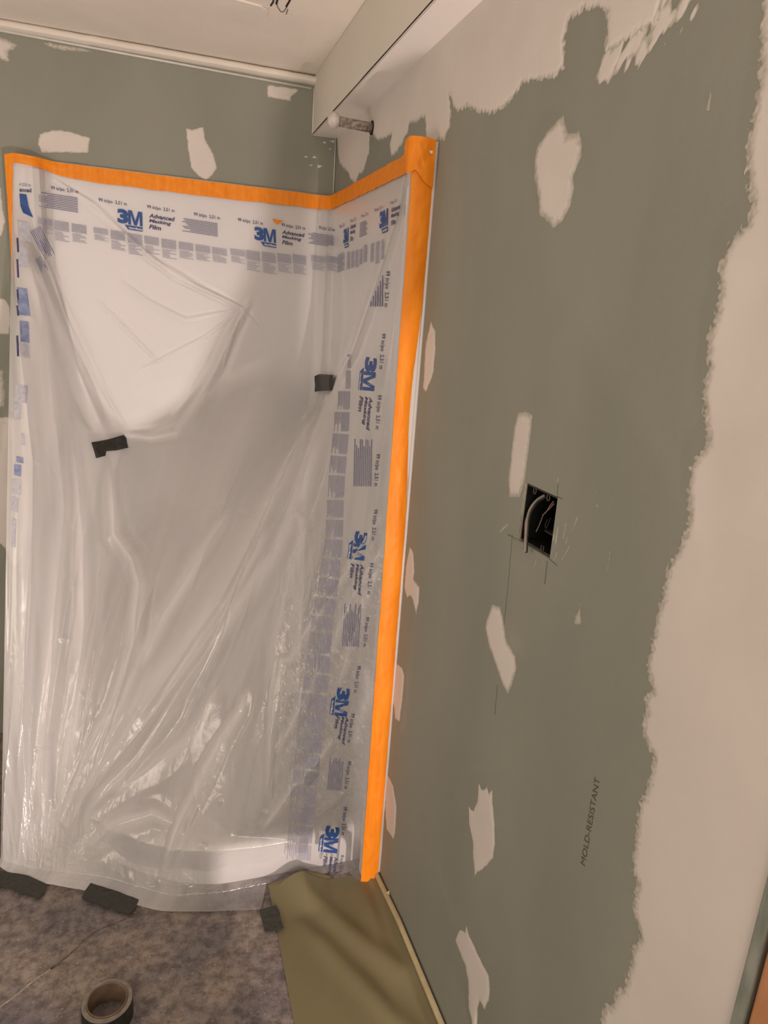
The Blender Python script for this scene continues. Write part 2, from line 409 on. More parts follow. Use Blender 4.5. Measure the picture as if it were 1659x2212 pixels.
# painted-over raceway and cracked plaster at the top of the frame
race = thing('ceiling_raceway', 'painted over cable strip with cracked plaster end on the ceiling', 'cable strip', (-.5, -.42, ZC))
def C(p, d=0.0): return on_z(p, ZC - d)
pa = [C(p) for p in ((340, -60), (440, -22), (560, 10), (577, 18))]
pb = [C(p) for p in ((340, -36), (440, 2), (560, 28), (577, 33))]
Vv, Ff = [], []
for k in range(4):
    for p, dz in ((pa[k], 0), (pa[k], .004), (pb[k], .004), (pb[k], 0)): Vv.append((p[0], p[1], ZC - dz))
for k in range(3):
    for j in range(3): Ff.append((4*k+j, 4*k+j+1, 4*k+4+j+1, 4*k+4+j))
Ff.append((12, 13, 14, 15))
adopt(mesh_obj('cable_strip', Vv, Ff, M['ceil']), race)
for pts, r in (([(575, 19), (573, 27), (575, 35)], .0012), ([(440, -24), (500, 0), (540, 8), (562, 12), (577, 19)], .0007), ([(541, 9), (540, 26)], .0007),
               ([(585, 12), (590, 4), (592, -8)], .0022), ([(598, -10), (598, 4), (599, 14), (606, 25), (612, 26), (618, 18), (626, 4), (634, -12)], .0008),
               ([(618, 14), (625, 2), (632, -14)], .0020), ([(597, 8), (600, -4), (606, -20)], .0026), ([(618, 31), (622, 20)], .0008)):
    adopt(tube('plaster_crack', [C(p, .0008) for p in pts], r, M['crack'], seg=6), race)

# door frame at the near end of the right wall
door = thing('door_1', None, None, (0, WE, 0)); tag(door, kind='structure')
adopt(box('steel_edge', (-.006, WE - .016, 0), (.013, WE, ZC - .001), M['metal'], bevel=.003), door)
adopt(box('frame_gap', (.012, WE - .030, 0), (.03, WE - .014, ZC - .001), M['crack']), door)
jamb = adopt(box('jamb', (-.012, WE - .10, 0), (.11, WE - .024, ZC - .001), M['wood'], bevel=.004), door)

# ------------------------------------------------------------------ joint compound patches
def patch(poly_px, wall, cell=.0028, amp=.0035, ns=110, st=(1, 1), rot=0.0, stip=0.0, coat_w=.006, height=.0014, seed=0, mat='mud', name='joint_compound_patch', parent=None, soft=False, stip_ns=220, dabs=False):
    """one thin coat of joint compound on a wall; outline from wall coordinates, ragged by noise (marching squares)"""
    if wall == 'R': W = np.array([on_x(p)[1:] for p in poly_px])
    elif wall == 'B': W = np.array([on_y(p)[[0, 2]] for p in poly_px])
    else: W = np.array([on_z(p)[:2] for p in poly_px])
    mg = .012 + stip
    a0, b0 = W.min(0) - mg; a1, b1 = W.max(0) + mg
    if wall == 'R': a1 = min(a1, -.0005); a0 = max(a0, WE + .0005); b1 = min(b1, SZ - .0005); b0 = max(b0, .001)
    if wall == 'B': b1 = min(b1, 2.285)
    na = int((a1 - a0) / cell) + 2; nb = int((b1 - b0) / cell) + 2
    A, B = np.meshgrid(np.linspace(a0, a1, na), np.linspace(b0, b1, nb), indexing='ij')
    D = np.full(A.shape, 1e9); inside = np.zeros(A.shape, bool)
    for i in range(len(W)):
        p, q = W[i], W[(i + 1) % len(W)]
        d = q - p; L = d @ d + 1e-12
        t = np.clip(((A - p[0]) * d[0] + (B - p[1]) * d[1]) / L, 0, 1)
        D = np.minimum(D, np.hypot(A - p[0] - t * d[0], B - p[1] - t * d[1]))
        if abs(d[1]) > 1e-12:
            c = ((p[1] > B) != (q[1] > B)) & (A < (q[0] - p[0]) * (B - p[1]) / (q[1] - p[1]) + p[0])
            inside ^= c
    S = np.where(inside, D, -D)
    ca, sa = math.cos(rot), math.sin(rot)
    X = (A * ca + B * sa) * st[0]; Y = (-A * sa + B * ca) * st[1]
    H = S + amp * (1.2 * fbm(X * ns, Y * ns, seed, 3) + .6 * fbm(X * ns * .25, Y * ns * .25, seed + 5, 2))
    if dabs:
        H = .004 * (1.5 * vnoise(X * ns, Y * ns, seed) + .5 * vnoise(X * ns * 2.1, Y * ns * 2.1, seed + 3)) + np.clip(S * .30, -.02, .0045) - .0002
    if stip > 0:
        k = np.exp(-np.abs(S) / stip)
        H = H + stip * 1.6 * k * vnoise(X * stip_ns, Y * stip_ns, seed + 9)
    Hc = H
    idx = -np.ones(A.shape, int)
    ins = Hc > 0
    Vs, cs, Fs = [], [], []
    def pos(a, b, hh):
        e = .0002 + height * min(1, max(0, hh) / .012)
        if wall == 'R': return (-e, a, b)
        if wall == 'B': return (a, -e, b)
        return (a, b, e)
    pi, pj = np.nonzero(ins)
    for k, (i, j) in enumerate(zip(pi, pj)):
        idx[i, j] = k; Vs.append(pos(A[i, j], B[i, j], Hc[i, j])); cs.append(min(1, Hc[i, j] / coat_w))
    full = ins[:-1, :-1] & ins[1:, :-1] & ins[1:, 1:] & ins[:-1, 1:]
    fi, fj = np.nonzero(full)
    Fs = np.stack([idx[fi, fj], idx[fi + 1, fj], idx[fi + 1, fj + 1], idx[fi, fj + 1]], 1).tolist()
    part = (ins[:-1, :-1] | ins[1:, :-1] | ins[1:, 1:] | ins[:-1, 1:]) & ~full
    ec = {}
    def cut(i0, j0, i1, j1):
        key = (i0, j0, i1, j1) if (i0, j0) < (i1, j1) else (i1, j1, i0, j0)
        if key not in ec:
            h0, h1 = Hc[i0, j0], Hc[i1, j1]; t = h0 / (h0 - h1)
            ec[key] = len(Vs); Vs.append(pos(A[i0, j0] + t * (A[i1, j1] - A[i0, j0]), B[i0, j0] + t * (B[i1, j1] - B[i0, j0]), 0)); cs.append(0.0)
        return ec[key]
    for i, j in zip(*np.nonzero(part)):
        c = [(i, j), (i + 1, j), (i + 1, j + 1), (i, j + 1)]; poly = []
        for k in range(4):
            p, q = c[k], c[(k + 1) % 4]
            if ins[p]: poly.append(int(idx[p]))
            if ins[p] != ins[q]: poly.append(cut(*p, *q))
        if len(poly) >= 3: Fs.append(poly)
    if not Fs: return None
    if wall != 'B' : Fs = [f[::-1] if wall == 'R' else f for f in Fs]
    o = mesh_obj(name, Vs, Fs, M[mat], parent if parent else (wall_right if wall == 'R' else wall_back), smooth=True)
    at = o.data.attributes.new('coat', 'FLOAT', 'POINT'); at.data.foreach_set('value', np.array(cs, dtype=np.float32))
    return o

# right wall
R_patches = [
 # skim coat below the soffit
 dict(poly=[(722, 294), (729, 302), (731, 335), (733, 352), (744, 366), (752, 372), (758, 390), (768, 396), (775, 378), (783, 374), (791, 352), (793, 345), (798, 330), (799, 296), (807, 293), (816, 304), (830, 300), (846, 290), (842, 318), (846, 340), (858, 327), (870, 310), (876, 294), (882, 285), (884, 270), (918, 253), (921, 300), (935, 310),
            (949, 302), (960, 302), (972, 276), (976, 238), (972, 205), (978, 228), (990, 241), (1010, 231), (1030, 243), (1058, 247), (1085, 236), (1105, 216), (1115, 203), (1130, 182), (1150, 175), (1170, 174),
            (1205, 163), (1218, 150), (1222, 120), (1220, 85), (1230, 45), (1262, 22), (1295, 18), (1310, 32), (1309, 80), (1304, 122), (1330, 108), (1360, 85), (1400, 62), (1425, 40), (1432, 0), (1440, -60), (1040, -60), (960, 30), (870, 120)],
      amp=.0035, stip=.0045, seed=3, ns=190, st=(1.3, .7), rot=.1, stip_ns=260, cell=.0024, coat_w=.010),
 # stippled drag marks right of it
 dict(poly=[(1302, 125), (1335, 100), (1390, 60), (1428, 30), (1440, -40), (1505, -40), (1490, 30), (1440, 80), (1385, 125), (1330, 160), (1300, 180), (1296, 190)], ns=62, st=(1.9, .75), rot=.6, seed=8, coat_w=.004, cell=.0018, dabs=True, height=.0006),
 # wide vertical seam
 dict(poly=[(1652, -60), (1641, 60), (1640, 130), (1638, 180), (1626, 250), (1613, 310), (1611, 366), (1614, 410), (1622, 440), (1612, 480), (1590, 503), (1565, 545), (1550, 590), (1555, 640), (1543, 690), (1526, 740), (1531, 790), (1516, 850), (1520, 905), (1528, 955),
            (1503, 985), (1490, 1010), (1486, 1060), (1489, 1100), (1484, 1140), (1467, 1182), (1450, 1210), (1437, 1245), (1430, 1290), (1417, 1330), (1412, 1370), (1397, 1430), (1400, 1455), (1408, 1490), (1393, 1510), (1396, 1535), (1386, 1555), (1390, 1590), (1397, 1610),
            (1413, 1635), (1400, 1695), (1380, 1735), (1375, 1780), (1370, 1830), (1366, 1880), (1378, 1905), (1370, 1935), (1366, 1960), (1375, 1990), (1383, 2020), (1366, 2050), (1360, 2090), (1349, 2130), (1333, 2140), (1322, 2165), (1306, 2172), (1299, 2200), (1290, 2290), (1700, 2300), (1830, 1500), (1840, 500), (1850, -80)],
      amp=.0030, stip=.0055, seed=13, ns=240, stip_ns=330, cell=.0022, coat_w=.016),
 dict(poly=[(1217, 249), (1222, 272), (1227, 290), (1250, 286), (1257, 305), (1255, 340), (1243, 368), (1238, 380), (1240, 410), (1232, 450), (1215, 478), (1195, 493), (1185, 480), (1165, 462), (1162, 420), (1155, 385), (1155, 345), (1162, 315), (1185, 280)], amp=.0022, seed=20, coat_w=.016),
 dict(poly=[(931, 695), (941, 715), (941, 758), (936, 808), (920, 848), (914, 838), (917, 786), (920, 740)], amp=.0022, seed=22, cell=.0018),
 dict(poly=[(1120, 892), (1137, 890), (1152, 896), (1146, 948), (1135, 1036), (1123, 1073), (1100, 1075), (1098, 1039), (1103, 984), (1112, 921)], amp=.0016, seed=24, coat_w=.014, st=(2, .6)),
 dict(poly=[(885, 1179), (893, 1192), (896, 1233), (893, 1251), (906, 1269), (905, 1301), (899, 1326), (893, 1301), (888, 1287), (879, 1290), (874, 1269), (877, 1224)], amp=.0024, seed=26, cell=.0018),
 dict(poly=[(1064, 1305), (1080, 1310), (1089, 1346), (1094, 1382), (1114, 1418), (1116, 1445), (1107, 1477), (1098, 1500), (1087, 1482), (1071, 1436), (1055, 1391), (1048, 1355), (1053, 1332)], amp=.0014, seed=28, coat_w=.012),
 dict(poly=[(856, 1434), (868, 1441), (874, 1459), (870, 1509), (863, 1558), (854, 1554), (849, 1509), (852, 1464)], amp=.0022, seed=30, cell=.0018),
 dict(poly=[(1034, 1686), (1040, 1704), (1046, 1705), (1052, 1698), (1056, 1714), (1064, 1704), (1065, 1737), (1069, 1776), (1070, 1821), (1065, 1854), (1053, 1869), (1032, 1885), (1026, 1894), (1022, 1851), (1022, 1821), (1014, 1782), (1013, 1743), (1023, 1752), (1032, 1728)], amp=.0018, seed=32, coat_w=.004, cell=.0018),
 dict(poly=[(836, 1670), (850, 1698), (857, 1746), (855, 1791), (850, 1814), (835, 1791), (832, 1743)], amp=.0026, seed=34, coat_w=.006, cell=.0018),
 dict(poly=[(993, 2007), (1005, 2013), (1008, 1998), (1012, 2017), (1026, 2047), (1041, 2080), (1056, 2108), (1059, 2138), (1056, 2159), (1047, 2181), (1037, 2162), (1032, 2177), (1032, 2198), (1030, 2240), (1022, 2240), (1018, 2198), (1012, 2177), (1012, 2123), (1005, 2086), (993, 2056), (984, 2032)], amp=.0018, seed=36, coat_w=.004, cell=.0018),
 dict(poly=[(1535, 196), (1538, 210), (1533, 240), (1524, 242), (1529, 215)], amp=.002, seed=38, coat_w=.01, cell=.0018),
 dict(poly=[(1248, 1322), (1254, 1300), (1256, 1345), (1246, 1352), (1240, 1344)], amp=.003, seed=39, coat_w=.02, cell=.0016),
]
for d in R_patches:
    kw = dict(d); poly = kw.pop('poly'); patch(poly, 'R', **kw)
B_patches = [
 dict(poly=[(84, 289), (115, 280), (142, 283), (169, 289), (194, 298), (190, 330), (90, 330), (81, 313)], amp=.0025, seed=40),
 dict(poly=[(401, 277), (416, 280), (439, 274), (443, 301), (461, 332), (470, 362), (461, 377), (446, 389), (431, 383), (413, 362), (407, 326)], amp=.002, seed=42),
 dict(poly=[(576, 184), (615, 187), (648, 194), (630, 208), (627, 218), (579, 211)], amp=.0025, seed=44),
 dict(poly=[(-60, 75), (0, 80), (24, 87), (37, 99), (18, 115), (21, 133), (0, 128), (-60, 120)], amp=.004, seed=46, coat_w=.015),
 dict(poly=[(90, 90), (140, 97), (200, 110), (199, 113), (140, 108), (105, 102)], amp=.003, seed=47, coat_w=.015),
 dict(poly=[(-60, 640), (10, 645), (20, 660), (24, 690), (20, 722), (-60, 722)], amp=.001, seed=48),
 dict(poly=[(-60, 400), (2, 405), (6, 450), (13, 480), (3, 510), (-60, 520)], amp=.002, seed=49),
 dict(poly=[(-60, 905), (8, 902), (60, 905), (90, 1150), (30, 1225), (8, 1180), (-60, 1140)], amp=.004, seed=50),
 dict(poly=[(-60, 790), (8, 800), (10, 880), (-60, 880)], amp=.004, seed=51, coat_w=.02),
]
for d in B_patches:
    kw = dict(d); poly = kw.pop('poly'); patch(poly, 'B', **kw)
# chipped specks on the dark corner of the back wall
for k, (x, y, s) in enumerate([(661, 339, 3), (680, 340, 3.5), (691, 359, 4.5), (672, 357, 2.5), (718, 305, 4), (700, 308, 3), (713, 322, 2)]):
    pts = [(x + s * math.cos(t) * (1.5 + .4 * math.sin(3 * t + k)), y + s * .7 * math.sin(t) + s * .3 * math.cos(2 * t + k)) for t in np.linspace(0, 2 * math.pi, 9)[:-1]]
    patch(pts, 'B', cell=.0009, amp=.0008, ns=500, seed=60 + k, coat_w=.001, name='compound_speck')
# flicks and scratches of compound around the electrical box and lower wall
for k, (x0, y0, x1, y1, w) in enumerate([(1205, 1138, 1199, 1180, 2.4), (1222, 1130, 1217, 1165, 1.6), (1226, 1160, 1222, 1176, 2.2), (1203, 1195, 1196, 1212, 1.8), (1248, 1115, 1238, 1143, 2.0), (1230, 1180, 1214, 1210, 1.5),
                                         (1159, 1205, 1152, 1234, 1.4), (1176, 1208, 1170, 1222, 1.3), (1206, 1030, 1204, 1042, 1.6), (1222, 1105, 1221, 1108, 1.6), (1289, 1060, 1284, 1072, 1.4), (1289, 1088, 1291, 1096, 2.6), (1318, 1190, 1312, 1235, 1.2), (1198, 1150, 1195, 1168, 2.4), (1098, 1131, 1080, 1150, 4)]):
    m_ = (x0 + x1) / 2 + 1; n_ = (y0 + y1) / 2
    patch([(x0 - w * .3, y0), (x0 + w * .5, y0), (m_ + w * .5, n_), (x1 + w * .4, y1), (x1 - w * .6, y1), (m_ - w, n_)], 'R', cell=.0008, amp=.0010, ns=380, seed=80 + k, coat_w=.006, height=.0005, name='compound_scratch')
# wide faint sanding smears (thin dust film on the paper)
for k, pl in enumerate([[(935, 1800), (945, 1900), (975, 2000), (1010, 2040), (985, 1960), (955, 1870)], [(965, 1700), (1000, 1760), (1040, 1800), (1110, 1820), (1105, 1785), (1040, 1765), (995, 1720)],
                        [(1010, 1950), (1070, 2030), (1085, 2040), (1060, 1990)], [(960, 1640), (1060, 1640), (1100, 1680), (1040, 1680)], [(1035, 1390), (1050, 1300), (1120, 1330), (1150, 1390), (1130, 1440), (1070, 1450)],
                        [(905, 420), (925, 420), (905, 900), (885, 1150), (872, 1300), (862, 1290)], [(858, 1590), (900, 1270), (915, 1270), (880, 1600)]]):
    patch(pl, 'R', cell=.005, amp=.010, ns=25, seed=110 + k, coat_w=.05, height=.0003, mat='smear', name='dust_smear')

# pencil lines and board print
def line_px(pts, wall, r=.0004, name='pencil_line', mat='pencil', parent=None):
    f = on_x if wall == 'R' else on_y
    off = np.array([-.0003, 0, 0]) if wall == 'R' else np.array([0, -.0003, 0])
    return tube(name, [f(p) + off for p in pts], r, M[mat], parent or (wall_right if wall == 'R' else wall_back), seg=5)
line_px([(1107, 1155), (1098, 1260), (1088, 1360)], 'R', .0003); line_px([(1075, 1480), (1069, 1545)], 'R')
line_px([(1183, 1212), (1177, 1262)], 'R', .0005); line_px([(1187, 1207), (1204, 1222)], 'R', .0005)
line_px([(1097, 1154), (1117, 1165)], 'R', .0005); line_px([(1203, 1072), (1216, 1078)], 'R', .0005); line_px([(1206, 1045), (1204, 1070)], 'R', .0003)

def text_mesh(s, offset=0.0, shear=0.0, spacing=1.0):
    cu = bpy.data.curves.new('txt', 'FONT'); cu.body = s; cu.offset = offset; cu.shear = shear; cu.space_character = spacing
    cu.resolution_u = 3
    ob = bpy.data.objects.new('txt', cu); COL.objects.link(ob)
    dg = bpy.context.evaluated_depsgraph_get()
    me = bpy.data.meshes.new_from_object(ob.evaluated_get(dg))
    co = np.zeros(len(me.vertices) * 3); me.vertices.foreach_get('co', co); co = co.reshape(-1, 3)[:, :2]
    fs = [tuple(p.vertices) for p in me.polygons]
    bpy.data.objects.remove(ob); bpy.data.curves.remove(cu); bpy.data.meshes.remove(me)
    mn, mx = co.min(0), co.max(0)
    return (co - mn) / (mx - mn), fs
def px_text(s, quad, cast, mat, name, parent, **kw):
    """quad = pixel corners: lower-left, lower-right, upper-right, upper-left of the writing"""
    co, fs = text_mesh(s, **kw)
    q = np.array(quad, float); u = co[:, :1]; v = co[:, 1:]
    px = q[0] * (1 - u) * (1 - v) + q[1] * u * (1 - v) + q[2] * u * v + q[3] * (1 - u) * v
    P = cast(px)
    return mesh_obj(name, P, fs, M[mat], parent)
def cast_R(px): return np.array([on_x(p) + np.array([-.0004, 0, 0]) for p in px])
px_text('MOLD-RESISTANT', [(1264, 1872), (1297, 1681), (1285, 1678), (1254, 1866)], cast_R, 'ink_grey', 'board_print', wall_right, shear=.15)

# ------------------------------------------------------------------ electrical box
eb = thing('electrical_box', 'square black electrical box with loose cables set into green wall', 'electrical box', (0.0, -1.585, 1.255))
hh = [np.array((0, *p)) for p in h]
cen = sum(hh) / 4
def inset(k, x):
    out = []
    for p in hh:
        q = cen + (p - cen) * k; q = q.copy(); q[0] = x; out.append(q)
    return out
fr_, bk = inset(.955, .004), inset(.93, .085)
fi_ = inset(.915, .004); bi = inset(.90, .083)
Vb = fr_ + bk + fi_ + bi
Fb = []
for k in range(4):
    j = (k + 1) % 4
    Fb += [(k, j, 4 + j, 4 + k), (8 + k, 12 + k, 12 + j, 8 + j)]
Fb += [(12, 13, 14, 15), (4, 7, 6, 5)]
adopt(mesh_obj('box_shell', Vb, Fb, M['plastic_black']), eb)
adopt(mesh_obj('box_rim', fr_ + fi_, [(k, 4 + k, 4 + (k + 1) % 4, (k + 1) % 4) for k in range(4)], M['rim']), eb)
def ring(c, r, n=12, x=.003):
    c = on_x(c); return [c + np.array([x, r * math.cos(t), r * 1.25 * math.sin(t)]) for t in np.linspace(math.pi * .9 - .6, math.pi * 2.1 + .6, n)]
for c in ((1152, 1060), (1181, 1075), (1168, 1184)):
    adopt(tube('screw_tab', ring(c, .0042), .0009, M['rim'], seg=6), eb)
adopt(mesh_obj('cut_edge', [hh[0] + (0.0, 0, 0), hh[3], hh[3] + np.array([.014, -.0035, .0]), hh[0] + np.array([.014, -.0035, 0])], [(0, 1, 2, 3)], M['mud']), eb)
def W(p, x): return on_x(p, x)
def smooth_pts(P, n=24):
    P = np.array(P); t = np.linspace(0, 1, len(P)); T = np.linspace(0, 1, n)
    out = []
    # Catmull-Rom
    for tt in T:
        s = tt * (len(P) - 1); i = min(int(s), len(P) - 2); f = s - i
        p0, p1, p2, p3 = P[max(i-1, 0)], P[i], P[i+1], P[min(i+2, len(P)-1)]
        out.append(.5 * ((2*p1) + (-p0+p2)*f + (2*p0-5*p1+4*p2-p3)*f*f + (-p0+3*p1-3*p2+p3)*f**3))
    return out
adopt(tube('cable', smooth_pts([W((1176, 1070), .012), W((1160, 1080), .012), W((1146, 1098), .006), W((1139, 1120), -.004), W((1136, 1150), -.010), W((1134, 1192), -.014)]), .0022, M['sheath'], seg=8), eb)
adopt(tube('cable', smooth_pts([W((1178, 1073), .016), W((1162, 1084), .016), W((1149, 1101), .010), W((1142, 1122), .0), W((1139, 1152), -.006), W((1137, 1194), -.010)]), .0024, M['darkwire'], seg=8), eb)
adopt(tube('cable', smooth_pts([W((1141, 1108), .02), W((1135, 1128), .0), W((1134, 1155), -.006), W((1132, 1188), -.010)]), .0011, M['copper'], seg=8), eb)
adopt(tube('cable', smooth_pts([W((1197, 1088), .012), W((1186, 1100), .018), W((1174, 1112), .022), W((1166, 1132), .024), W((1158, 1149), .024)]), .0009, M['sheath'], seg=8), eb)
adopt(tube('cable', smooth_pts([W((1196, 1083), .012), W((1188, 1093), .016), W((1180, 1106), .020), W((1172, 1113), .024)]), .0009, M['copper'], seg=8), eb)
adopt(tube('cable', smooth_pts([W((1190, 1118), .02), W((1186, 1128), .02), W((1180, 1141), .02), W((1178, 1134), .02), W((1183, 1122), .02)]), .0008, M['darkwire'], seg=8), eb)
adopt(box('box_ledge', (.045, -1.632, 1.222), (.083, -1.540, 1.225), M['rim']), eb)

# ------------------------------------------------------------------ pipe stub under the soffit
ps = thing('pipe_stub', 'speckled old pipe stub poking out of the wall under the white soffit', 'pipe', (0, -.45, 2.07))
adopt(tube('pipe_body', [(-.0005 , -.45, 2.072), (-.05, -.452, 2.073), (-.108, -.456, 2.074)], .0128, M['pipe'], seg=20), ps)
cap = []
caprs = []
for t in np.linspace(0, 1, 9):
    cap.append((-.100 - .030 * t, -.456, 2.074)); caprs.append(.006 + .0165 * math.sin(math.pi * (.12 + .83 * t)) ** .6)
o = tube('taped_end_cap', cap, caprs, M['cap'], seg=22); tag(o, 'clear tape wrapped over the pipe end'); adopt(o, ps)
adopt(tube('wall_flange', [(-.004, -.45, 2.072), (-.0005, -.45, 2.072)], .0185, M['crack'], seg=20), ps)

# ------------------------------------------------------------------ shower surround and base
TOPZ = 1.951
surround = thing('shower_surround', 'white two-wall shower surround in the corner behind the plastic film', 'shower', (-.5, -.5, 0.1))
def extrude_path(name, path, z0, z1, mat, root, thick=None):
    n = len(path); V, F = [], []
    for z in (z0, z1):
        for p in path: V.append((p[0], p[1], z))
    for i in range(n - 1): F.append((i, i + 1, n + i + 1, n + i))
    F.append(tuple(range(n, 2 * n)))
    return adopt(mesh_obj(name, V, F, mat), root)
# back panel with the bulged left pilaster; closed outline against the wall
back = [(-1.003, -.0005), (-1.003, -.036), (-.996, -.044), (-.965, -.046), (-.935, -.042), (-.915, -.022), (-.895, -.0075), (-.06, -.006), (-.03, -.010), (-.0065, -.012), (-.0065, -.0005)]
extrude_path('back_panel', back, .01, TOPZ, M['shell'], surround)
side = [(-.0005, -.012), (-.0065, -.012), (-.010, -.06), (-.0075, -.11), (-.0075, -.86), (-.022, -.90), (-.046, -.935), (-.053, -.955), (-.0535, -.978), (-.047, -.984), (-.004, -.985), (-.0005, -.985)]
extrude_path('side_panel', side, .02, 1.9305, M['shell'], surround)
adopt(tube('caulk_bead', [(-.003, -.986, .0), (-.003, -.986, 1.931)], .0042, M['shell'], seg=8), surround)
adopt(tube('caulk_bead', [(-1.0, -.004, TOPZ), (-.02, -.004, TOPZ)], .003, M['bead'], seg=8), surround)
adopt(tube('caulk_bead', [(-.004, -.02, TOPZ - .001), (-.004, -.97, 1.933)], .003, M['bead'], seg=8), surround)

base = thing('shower_tray', 'white rounded corner shower base with a low curb under the film', 'shower base', (-.5, -.5, 0))
arc = [(-.001, -.895), (-.20, -.897), (-.40, -.90), (-.47, -.893), (-.56, -.862), (-.66, -.80), (-.76, -.71), (-.84, -.60), (-.90, -.47), (-.935, -.34), (-.945, -.20), (-.945, -.008)]
arc = [tuple(p) for p in smooth_pts([np.array([*p, 0.0])[:2] for p in arc], 46)]
def ringz(k, z, d):
    out = []
    for x, y in arc: 
        L = math.hypot(x, y); out.append((x * (1 - d / L), y * (1 - d / L), z))
    return out
prof = [(0, .0), (0, .100), (.006, .116), (.016, .121), (.060, .121), (.070, .116), (.085, .085), (.14, .062)]
V, F = [], []
n = len(arc)
for d, z in prof: V += ringz(0, z, d)
for k in range(len(prof) - 1):
    for i in range(n - 1): F.append((k*n+i, k*n+i+1, (k+1)*n+i+1, (k+1)*n+i))
V.append((-.0085, -.0085, .052)); cidx = len(V) - 1; k = len(prof) - 1
for i in range(n - 1): F.append((k*n+i, k*n+i+1, cidx))
adopt(mesh_obj('curb', V, F, M['shell'], smooth=True), base)

# ------------------------------------------------------------------ masking film
NU, NV = 620, 760
def interp_path(ctrl, u):
    c = np.array(ctrl); return np.stack([np.interp(u, c[:, 0], c[:, k]) for k in range(1, c.shape[1])], -1)
def smooth1(a, w):
    k = np.hanning(2 * w + 1); k /= k.sum()
    pad = np.concatenate([2 * a[:1] - a[w:0:-1], a, 2 * a[-1:] - a[-2:-w-2:-1]])
    return np.stack([np.convolve(pad[:, j], k, 'valid') for j in range(a.shape[1])], 1)
u = np.linspace(0, 1, NU)
Actrl = [(0, -.997, -.050), (.03, -.955, -.050), (.055, -.925, -.040), (.085, -.888, -.014), (.12, -.85, -.011), (.495, -.045, -.012), (.515, -.020, -.032), (.535, -.0125, -.075), (.90, -.0125, -.845), (.93, -.028, -.905), (.965, -.050, -.940), (1, -.0560, -.984)]
Bctrl = [(0, -1.035, -.70), (.08, -1.0, -.735), (.18, -.945, -.775), (.36, -.875, -.81), (.46, -.80, -.845), (.54, -.70, -.905), (.62, -.60, -.955), (.72, -.46, -.965), (.85, -.29, -.942), (.94, -.15, -.940), (1, -.0560, -.986)]
A = smooth1(interp_path(Actrl, u), 5); B = smooth1(interp_path(Bctrl, u), 14)
zs = np.interp(u, [0, .04, .10, .13, .2, .3, .42, .5, .56, .7, .85, 1], [1.86, 1.82, 1.62, 1.30, 1.16, 1.30, 1.42, 1.32, 1.34, 1.55, 1.7, 1.85])
zs = smooth1(zs[:, None], 16)[:, 0]
v = np.linspace(0, 1, NV)
VB = .965
Zrow = np.where(v < VB, 1.915 * (1 - v / VB) + .006, .006)
U, Z = np.meshgrid(u, Zrow, indexing='ij')
t = np.clip((zs[:, None] - Z) / zs[:, None], 0, 1)
soft = .08
t = np.where(t < soft, t * t / (2 * soft), t - soft / 2)
sk = np.clip((v - VB) / (1 - VB), 0, 1)[None, :]
# the lower film hangs almost straight, then spreads out over the floor
Sx = (.955 * t / (1 - soft / 2)) * (1 - sk) + (.955 + .045 * sk) * sk * 1.0
Sx = np.where(sk > 0, .955 + .045 * sk, .955 * t / (1 - soft / 2))
F3 = np.zeros((NU, NV, 3))
for j in range(2): F3[..., j] = A[:, None, j] * (1 - Sx) + B[:, None, j] * Sx
F3[..., 2] = Z
F3[..., 1] -= sk * np.interp(F3[..., 0], [-.72, -.60, -.45, -.33, -.322, -.312], [0, .010, .035, .075, .075, 0])
_arc = smooth1(np.array([(-.001, -.895), (-.20, -.897), (-.40, -.90), (-.47, -.893), (-.56, -.862), (-.66, -.80), (-.76, -.71), (-.84, -.60), (-.90, -.47), (-.935, -.34), (-.945, -.20), (-.945, -.0)]), 1)
_th = np.arctan2(-_arc[:, 0], -_arc[:, 1]); _rr = np.hypot(_arc[:, 0], _arc[:, 1])
th = np.arctan2(-F3[..., 0], -F3[..., 1]); rr = np.hypot(F3[..., 0], F3[..., 1])
rmin = (np.interp(th, _th, _rr) + .020) * np.where(Z < .125, 1, np.clip(1 - (Z - .125) * 1.05, 0, 1))
k_ = np.clip((.93 - U) / .05, 0, 1); rnew = rr + np.maximum(0, rmin - rr) * k_
F3[..., 0] *= rnew / np.maximum(rr, 1e-6); F3[..., 1] *= rnew / np.maximum(rr, 1e-6)
# right of the paper's left edge the film is tucked in against the curb
_m = np.clip((F3[..., 0] + .345) / .03, 0, 1) * np.clip((.17 - Z) / .05, 0, 1) * np.clip((.985 - U) / .02, 0, 1)
F3[..., 1] = F3[..., 1] * (1 - _m) + np.maximum(F3[..., 1], -.935) * _m
# bulging right edge: keep the strip beside the tape flat and near the pilaster
def normals(P):
    du = np.gradient(P, axis=0); dv = np.gradient(P, axis=1)
    n_ = np.cross(du, dv); n_ /= np.linalg.norm(n_, axis=-1, keepdims=True) + 1e-12
    tocam = CC - P
    sgn = np.sign((n_ * tocam).sum(-1, keepdims=True)); return n_ * sgn
def seg_dist(PX, pts):
    best = np.full(PX.shape[:2], 1e9); tt = np.zeros(PX.shape[:2]); L = 0
    tot = sum(math.dist(a, b) for a, b in zip(pts[:-1], pts[1:]))
    for a, b in zip(pts[:-1], pts[1:]):
        a = np.array(a, float); b = np.array(b, float); d = b - a; l = np.linalg.norm(d)
        s = np.clip(((PX - a) @ d) / (l * l), 0, 1); q = PX - a - s[..., None] * d
        D = np.linalg.norm(q, axis=-1); side = np.sign(q[..., 0] * d[1] - q[..., 1] * d[0])
        m = D < np.abs(best); best = np.where(m, D * np.where(side == 0, 1, side), best); tt = np.where(m, (L + s * l) / tot, tt); L += l
    return best, tt
Nn = normals(F3)
PX = project(F3.reshape(-1, 3)).reshape(NU, NV, 2)
disp = np.zeros((NU, NV))
